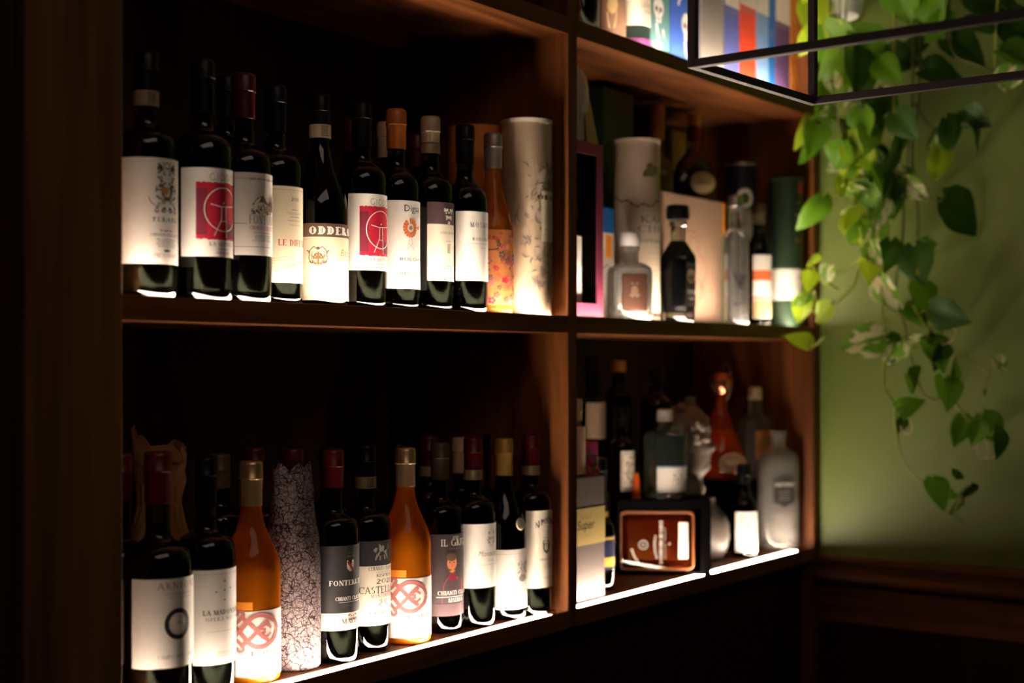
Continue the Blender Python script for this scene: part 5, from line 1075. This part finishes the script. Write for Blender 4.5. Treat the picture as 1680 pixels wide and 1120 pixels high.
leafmat('leaf_deep', (0.040, 0.11, 0.010), (0.30, 0.28, 0.02), .68, .25); leafmat('leaf_variegated', (0.15, 0.32, 0.02), (0.66, 0.64, 0.36), .50, .35)
pm('vine_green', (0.30, 0.38, 0.04), .5, trans=.15); pm('vine_brown', (0.10, 0.10, 0.022), .6)
def leaf_vf(fold, droop, curl, seed):
    r_ = random.Random(seed); V, F = [], []; N = 11
    for i in range(N):
        t = i/(N-1)
        w_ = .47*(max(0, math.sin(PI*min(1, t**.62)))**.8)*(1-.30*t) if 0 < t < 1 else .015 if t == 0 else .004
        w_ = max(w_, .36*(1-t/.12) if t < .12 and i > 0 else w_) if i else .10
        lobe = -.13 if i == 0 else -.06 if i == 1 else 0
        for j, q in enumerate((-1, -.62, -.28, 0, .28, .62, 1)):
            x = w_*q*(1.0+.03*r_.uniform(-1, 1)); y = t+lobe*abs(q)**1.5+.012*r_.uniform(-1, 1)*abs(q)
            z = fold*abs(x)-droop*t*t+curl*math.sin(3*t+q)*.05-.10*(abs(q) > .9)*abs(x)+.025*math.sin(8*t)*abs(q)
            V.append((x, y, z))
    for i in range(N-1):
        for j in range(6): a = i*7+j; F.append((a, a+1, a+8, a+7))
    return V, F
LM = {}
for mt in ('leaf_lime', 'leaf_green', 'leaf_deep', 'leaf_variegated'):
    LM[mt] = []
    for q, (fo, dr, cu) in enumerate(((.28, .18, .6), (.45, .30, -.5), (.15, .40, 1.0), (.60, .12, .4))):
        me = bpy.data.meshes.new('leaf'); V, F = leaf_vf(fo, dr, cu, q*7+len(mt)); me.from_pydata(V, [], F); me.materials.append(M[mt]); me.shade_smooth(); LM[mt].append(me)
RT3, UP3, TC3 = Vector((RT[0], RT[1], 0)), Vector((0, 0, 1)), Vector((-FW[0], -FW[1], 0))
def at(px, py, X):
    a, b = ray(px); t = X/a
    return Vector((X, b*t+CAM.y, CAM.z+(HY-py)/FPX*t)), t
VX = 2.955
plant = tag(empty('hanging_plant', (3.02, -.22, 2.22)), 'trailing pothos with heart shaped variegated leaves hanging down the green wall', 'plant')
def place(o): o.matrix_world = o.matrix_world
PV = [  # vines: pixel polylines, colour, depth
 ([(1392, -30), (1385, 60), (1383, 150), (1388, 240), (1400, 330), (1416, 395), (1412, 420), (1396, 435), (1372, 448), (1345, 440)], 'vine_green', 2.945),
 ([(1416, 395), (1402, 462), (1378, 492), (1356, 512), (1350, 535), (1352, 550), (1338, 566), (1326, 570)], 'vine_green', 2.940),
 ([(1375, 475), (1358, 465), (1340, 452), (1330, 430)], 'vine_green', 2.935),
 ([(1352, 515), (1330, 508), (1318, 492)], 'vine_green', 2.935),
 ([(1387, 250), (1375, 235), (1352, 240), (1340, 228)], 'vine_green', 2.94), ([(1384, 300), (1376, 318), (1360, 328), (1345, 345)], 'vine_green', 2.94),
 ([(1502, -40), (1498, 60), (1497, 150), (1490, 240), (1483, 330), (1480, 400), (1470, 470), (1486, 540), (1496, 590), (1512, 640), (1532, 655), (1552, 645)], 'vine_brown', 2.985),
 ([(1512, -20), (1509, 80), (1507, 170), (1496, 250), (1506, 350), (1502, 430), (1492, 460), (1498, 500)], 'vine_brown', 3.01),
 ([(1466, -30), (1467, 80), (1466, 200), (1462, 330), (1448, 440), (1446, 500), (1452, 560), (1450, 630), (1466, 662), (1470, 705), (1484, 760), (1520, 798), (1545, 825), (1580, 858)], 'vine_green', 2.975),
 ([(1498, 500), (1512, 525), (1540, 560), (1578, 580), (1605, 600), (1622, 612)], 'vine_green', 2.99),
 ([(1552, 645), (1572, 668), (1590, 690), (1625, 715)], 'vine_green', 2.99),
 ([(1360, -30), (1362, 60), (1366, 140), (1372, 200)], 'vine_brown', 2.97), ([(1378, -30), (1377, 80), (1380, 170)], 'vine_green', 2.95),
 ([(1560, -30), (1556, 40), (1566, 90), (1600, 105), (1635, 120)], 'vine_brown', 3.0), ([(1500, 170), (1516, 195), (1530, 210), (1548, 218)], 'vine_brown', 2.99), ([(1490, 320), (1520, 325), (1545, 330)], 'vine_brown', 3.01), ([(1640, -30), (1634, 40), (1632, 110)], 'vine_green', 3.0)]
LV = [(1325, 190, 52, 92, 'l'), (1342, 205, 50, 108, 'g'), (1336, 224, 46, 112, 'g'), (1366, 186, 34, 165, 'v'), (1376, 205, 60, 60, 'v'), (1392, 226, 62, 55, 'l'), (1412, 228, 52, 48, 'g'), (1388, 256, 36, 140, 'v'), (1376, 286, 58, 22, 'l'), (1408, 262, 52, 80, 'g'),
 (1350, 322, 62, 112, 'g'), (1440, 240, 62, 100, 'd'), (1438, 196, 62, 82, 'd'), (1468, 185, 55, 60, 'd'), (1472, 236, 54, 108, 'g'), (1470, 282, 34, 12, 'v'), (1484, 296, 44, 50, 'v'), (1428, 300, 56, 96, 'g'), (1456, 288, 58, 88, 'd'), (1412, 316, 42, 110, 'v'), (1446, 326, 50, 98, 'v'),
 (1396, 352, 48, 88, 'l'), (1416, 362, 52, 104, 'g'), (1440, 356, 56, 112, 'v'), (1400, 305, 44, 30, 'v'), (1552, 195, 58, 62, 'd'), (1582, 180, 48, 40, 'd'), (1540, 245, 52, 78, 'l'), (1538, 212, 34, 105, 'v'), (1590, 205, 46, 58, 'd'), (1548, 324, 82, 42, 'd'),
 (1336, 418, 30, 95, 'l'), (1332, 446, 34, 112, 'l'), (1362, 436, 34, 105, 'v'), (1332, 478, 36, 140, 'v'), (1362, 500, 42, 125, 'l'), (1322, 488, 40, 112, 'l'), (1330, 566, 42, 212, 'l'), (1460, 395, 62, 100, 'd'), (1500, 404, 66, 88, 'd'), (1505, 395, 34, 20, 'v'), (1446, 456, 60, 72, 'v'), (1424, 426, 42, 92, 'l'),
 (1506, 462, 54, 70, 'g'), (1496, 492, 54, 52, 'g'), (1528, 505, 62, 28, 'd'), (1508, 525, 54, 20, 'd'), (1566, 510, 28, 92, 'v'), (1448, 552, 64, 165, 'v'), (1456, 548, 46, 95, 'd'), (1472, 562, 50, 95, 'v'), (1520, 556, 58, 66, 'g'), (1544, 566, 44, 90, 'd'), (1494, 556, 34, 10, 'v'), (1488, 612, 52, 44, 'g'), (1548, 622, 56, 92, 'g'), (1566, 592, 44, 100, 'g'),
 (1470, 668, 42, -8, 'g'), (1483, 688, 24, 120, 'd'), (1580, 682, 48, 100, 'g'), (1612, 680, 52, 62, 'g'), (1640, 702, 44, 88, 'd'), (1606, 690, 40, 100, 'g'), (1530, 784, 48, 70, 'g'), (1540, 800, 36, 30, 'g'), (1590, 798, 48, 92, 'd'), (1572, 815, 34, 100, 'v'), (1566, 782, 26, -30, 'd'), (1635, 585, 26, 60, 'v'), (1612, 640, 24, 70, 'v'),
 (1338, 0, 62, 98, 'l'), (1326, 36, 66, 106, 'l'), (1352, 42, 84, 62, 'g'), (1400, 52, 76, 48, 'g'), (1378, 88, 62, 148, 'g'), (1398, 80, 74, 82, 'd'), (1412, 98, 72, 92, 'g'), (1450, 96, 60, 8, 'd'), (1442, 100, 52, 58, 'g'), (1516, 70, 66, 158, 'd'), (1552, 64, 70, 38, 'd'), (1586, 44, 56, -4, 'd'), (1512, 116, 66, 12, 'd'),
 (1640, 84, 62, 30, 'g'), (1590, -6, 84, 22, 'd'), (1524, -10, 66, 82, 'g'), (1352, 140, 48, 96, 'g'), (1434, 146, 64, 100, 'd'), (1466, 152, 46, 92, 'g'), (1506, 16, 40, 60, 'v'), (1650, 20, 70, 60, 'd'), (1545, 20, 60, 90, 'g'), (1660, 110, 50, 100, 'v'), (1346, -40, 70, 95, 'l'), (1476, -30, 70, 70, 'g'), (1395, 128, 46, 110, 'v'), (1416, 178, 50, 86, 'g'), (1426, 400, 40, 80, 'v'), (1400, 210, 56, 70, 'l'), (1425, 205, 50, 95, 'g'), (1384, 232, 50, 100, 'g'), (1432, 275, 54, 70, 'g'), (1410, 290, 48, 60, 'l'), (1452, 255, 50, 110, 'g'), (1436, 335, 46, 70, 'g'), (1405, 335, 44, 110, 'l'), (1460, 320, 50, 90, 'g'), (1425, 250, 50, 80, 'v'), (1475, 215, 48, 90, 'g'), (1440, 385, 44, 100, 'g')]
mk = {'l': 'leaf_lime', 'g': 'leaf_green', 'd': 'leaf_deep', 'v': 'leaf_variegated'}
vines = []; r_ = random.Random(21)
bpy.context.view_layer.update()
inv = Matrix.Translation((-3.02, .22, -2.22))
VL = [[] for _ in PV]
for L in LV:
    best = None
    for vi, (pts, mt, dp) in enumerate(PV):
        for a, b_ in zip(pts, pts[1:]):
            for k in range(7):
                q = (a[0]+(b_[0]-a[0])*k/6, a[1]+(b_[1]-a[1])*k/6); d = math.hypot(q[0]-L[0], q[1]-L[1])
                if best is None or d < best[0]: best = (d, vi, q)
    VL[best[1]].append((L, best[2]))
for vi, (pts, mt, dp) in enumerate(PV):
    pl = spline([at(p[0], p[1], dp+.012*math.sin(i*1.9+vi))[0] for i, p in enumerate(pts)], 6)
    n = len(pl); sh = [tube_vf(pl, [.0030-.0012*i/n for i in range(n)], 6)]; leaves = []
    for (px, py, sz, ang, mt2), q in VL[vi]:
        dx = dp+r_.uniform(-.05, .035) if px > 1345 else dp+r_.uniform(-.02, .02)
        P0, t = at(px, py, dx); Q0 = at(q[0], q[1], dp)[0]
        if px > 1330 and P0.y > -.015: P0.y = -.03
        size = sz*t/FPX*1.12; th = math.radians(ang)
        tip = (RT3*math.cos(th)-UP3*math.sin(th)); tilt_ = r_.uniform(-.75, .75); tip = (tip*math.cos(tilt_)+TC3*math.sin(tilt_)).normalized()
        nrm = (TC3-tip*TC3.dot(tip)).normalized(); nrm = Matrix.Rotation(r_.uniform(-1.05, 1.05), 3, tip) @ nrm; xx = tip.cross(nrm)
        mat_ = Matrix(((xx.x, tip.x, nrm.x, P0.x), (xx.y, tip.y, nrm.y, P0.y), (xx.z, tip.z, nrm.z, P0.z), (0, 0, 0, 1))) @ Matrix.Scale(size, 4)
        # keep every leaf clear of the wall and of the shelving front
        far = max((mat_ @ Vector(c)).x for c in ((0, 1, 0), (.45, .4, 0), (-.45, .4, 0), (0, 0, 0))); sx_ = min(0, 3.128-far)
        back = max((mat_ @ Vector(c)).y for c in ((0, 1, -.2), (.45, .4, .1), (-.45, .4, .1), (0, 0, 0))); sy_ = min(0, -.008-back)
        mat_ = Matrix.Translation((sx_, sy_, 0)) @ mat_; P0 = P0+Vector((sx_, sy_, 0))
        leaves.append((mk[mt2], mat_))
        if (Q0-P0).length > .006:
            mid = (P0+Q0)/2+Vector((-.004, -.006, .010)); sh.append(tube_vf(spline([Q0, mid, P0+tip*size*.04], 4), .0014, 5))
    vo = obj('vine', *merge(*sh), mt, None, 60); vo.data.transform(inv); vo.parent = plant
    for mname, mat_ in leaves:
        lo2 = bpy.data.objects.new('leaf', r_.choice(LM[mname])); C.objects.link(lo2); lo2.parent = vo; lo2.matrix_basis = inv @ mat_
# pale aerial roots
for pts in ([(1560, 530), (1568, 545), (1560, 560), (1545, 566)], [(1592, 722), (1600, 735), (1608, 720), (1612, 712), (1622, 740), (1614, 752), (1604, 745), (1606, 722)], [(1616, 752), (1632, 748), (1642, 735)], [(1492, 690), (1497, 702), (1490, 712), (1480, 708), (1478, 698)]):
    pl = spline([at(p[0], p[1], 2.965)[0] for p in pts], 6); ro = obj('aerial_root', *tube_vf(pl, .0011, 5), 'cap_cream', None, 60); ro.data.transform(inv); ro.parent = plant
# white planter on a wall bracket
pp = obj('pot', *lathe_vf([(0, 0), (.050, 0), (.056, .006), (.074, .120), (.078, .124), (.078, .136), (.072, .137), (.068, .120), (0, .118)], 40), pm('pot_white', (0.88, 0.87, 0.84), .45), plant, 40)
pc, _ = at(1388, 30, 3.055); pp.location = Vector((3.035, -.085, pc.z))-Vector((3.02, -.22, 2.22))
br = obj('bracket', *merge(box_vf(3.010, -.091, pc.z-.008, XW-.002, -.079, pc.z-.001), box_vf(XW-.006, -.105, pc.z-.05, XW-.001, -.065, pc.z-.001)), 'frame_black', None); br.data.transform(inv); br.parent = plant
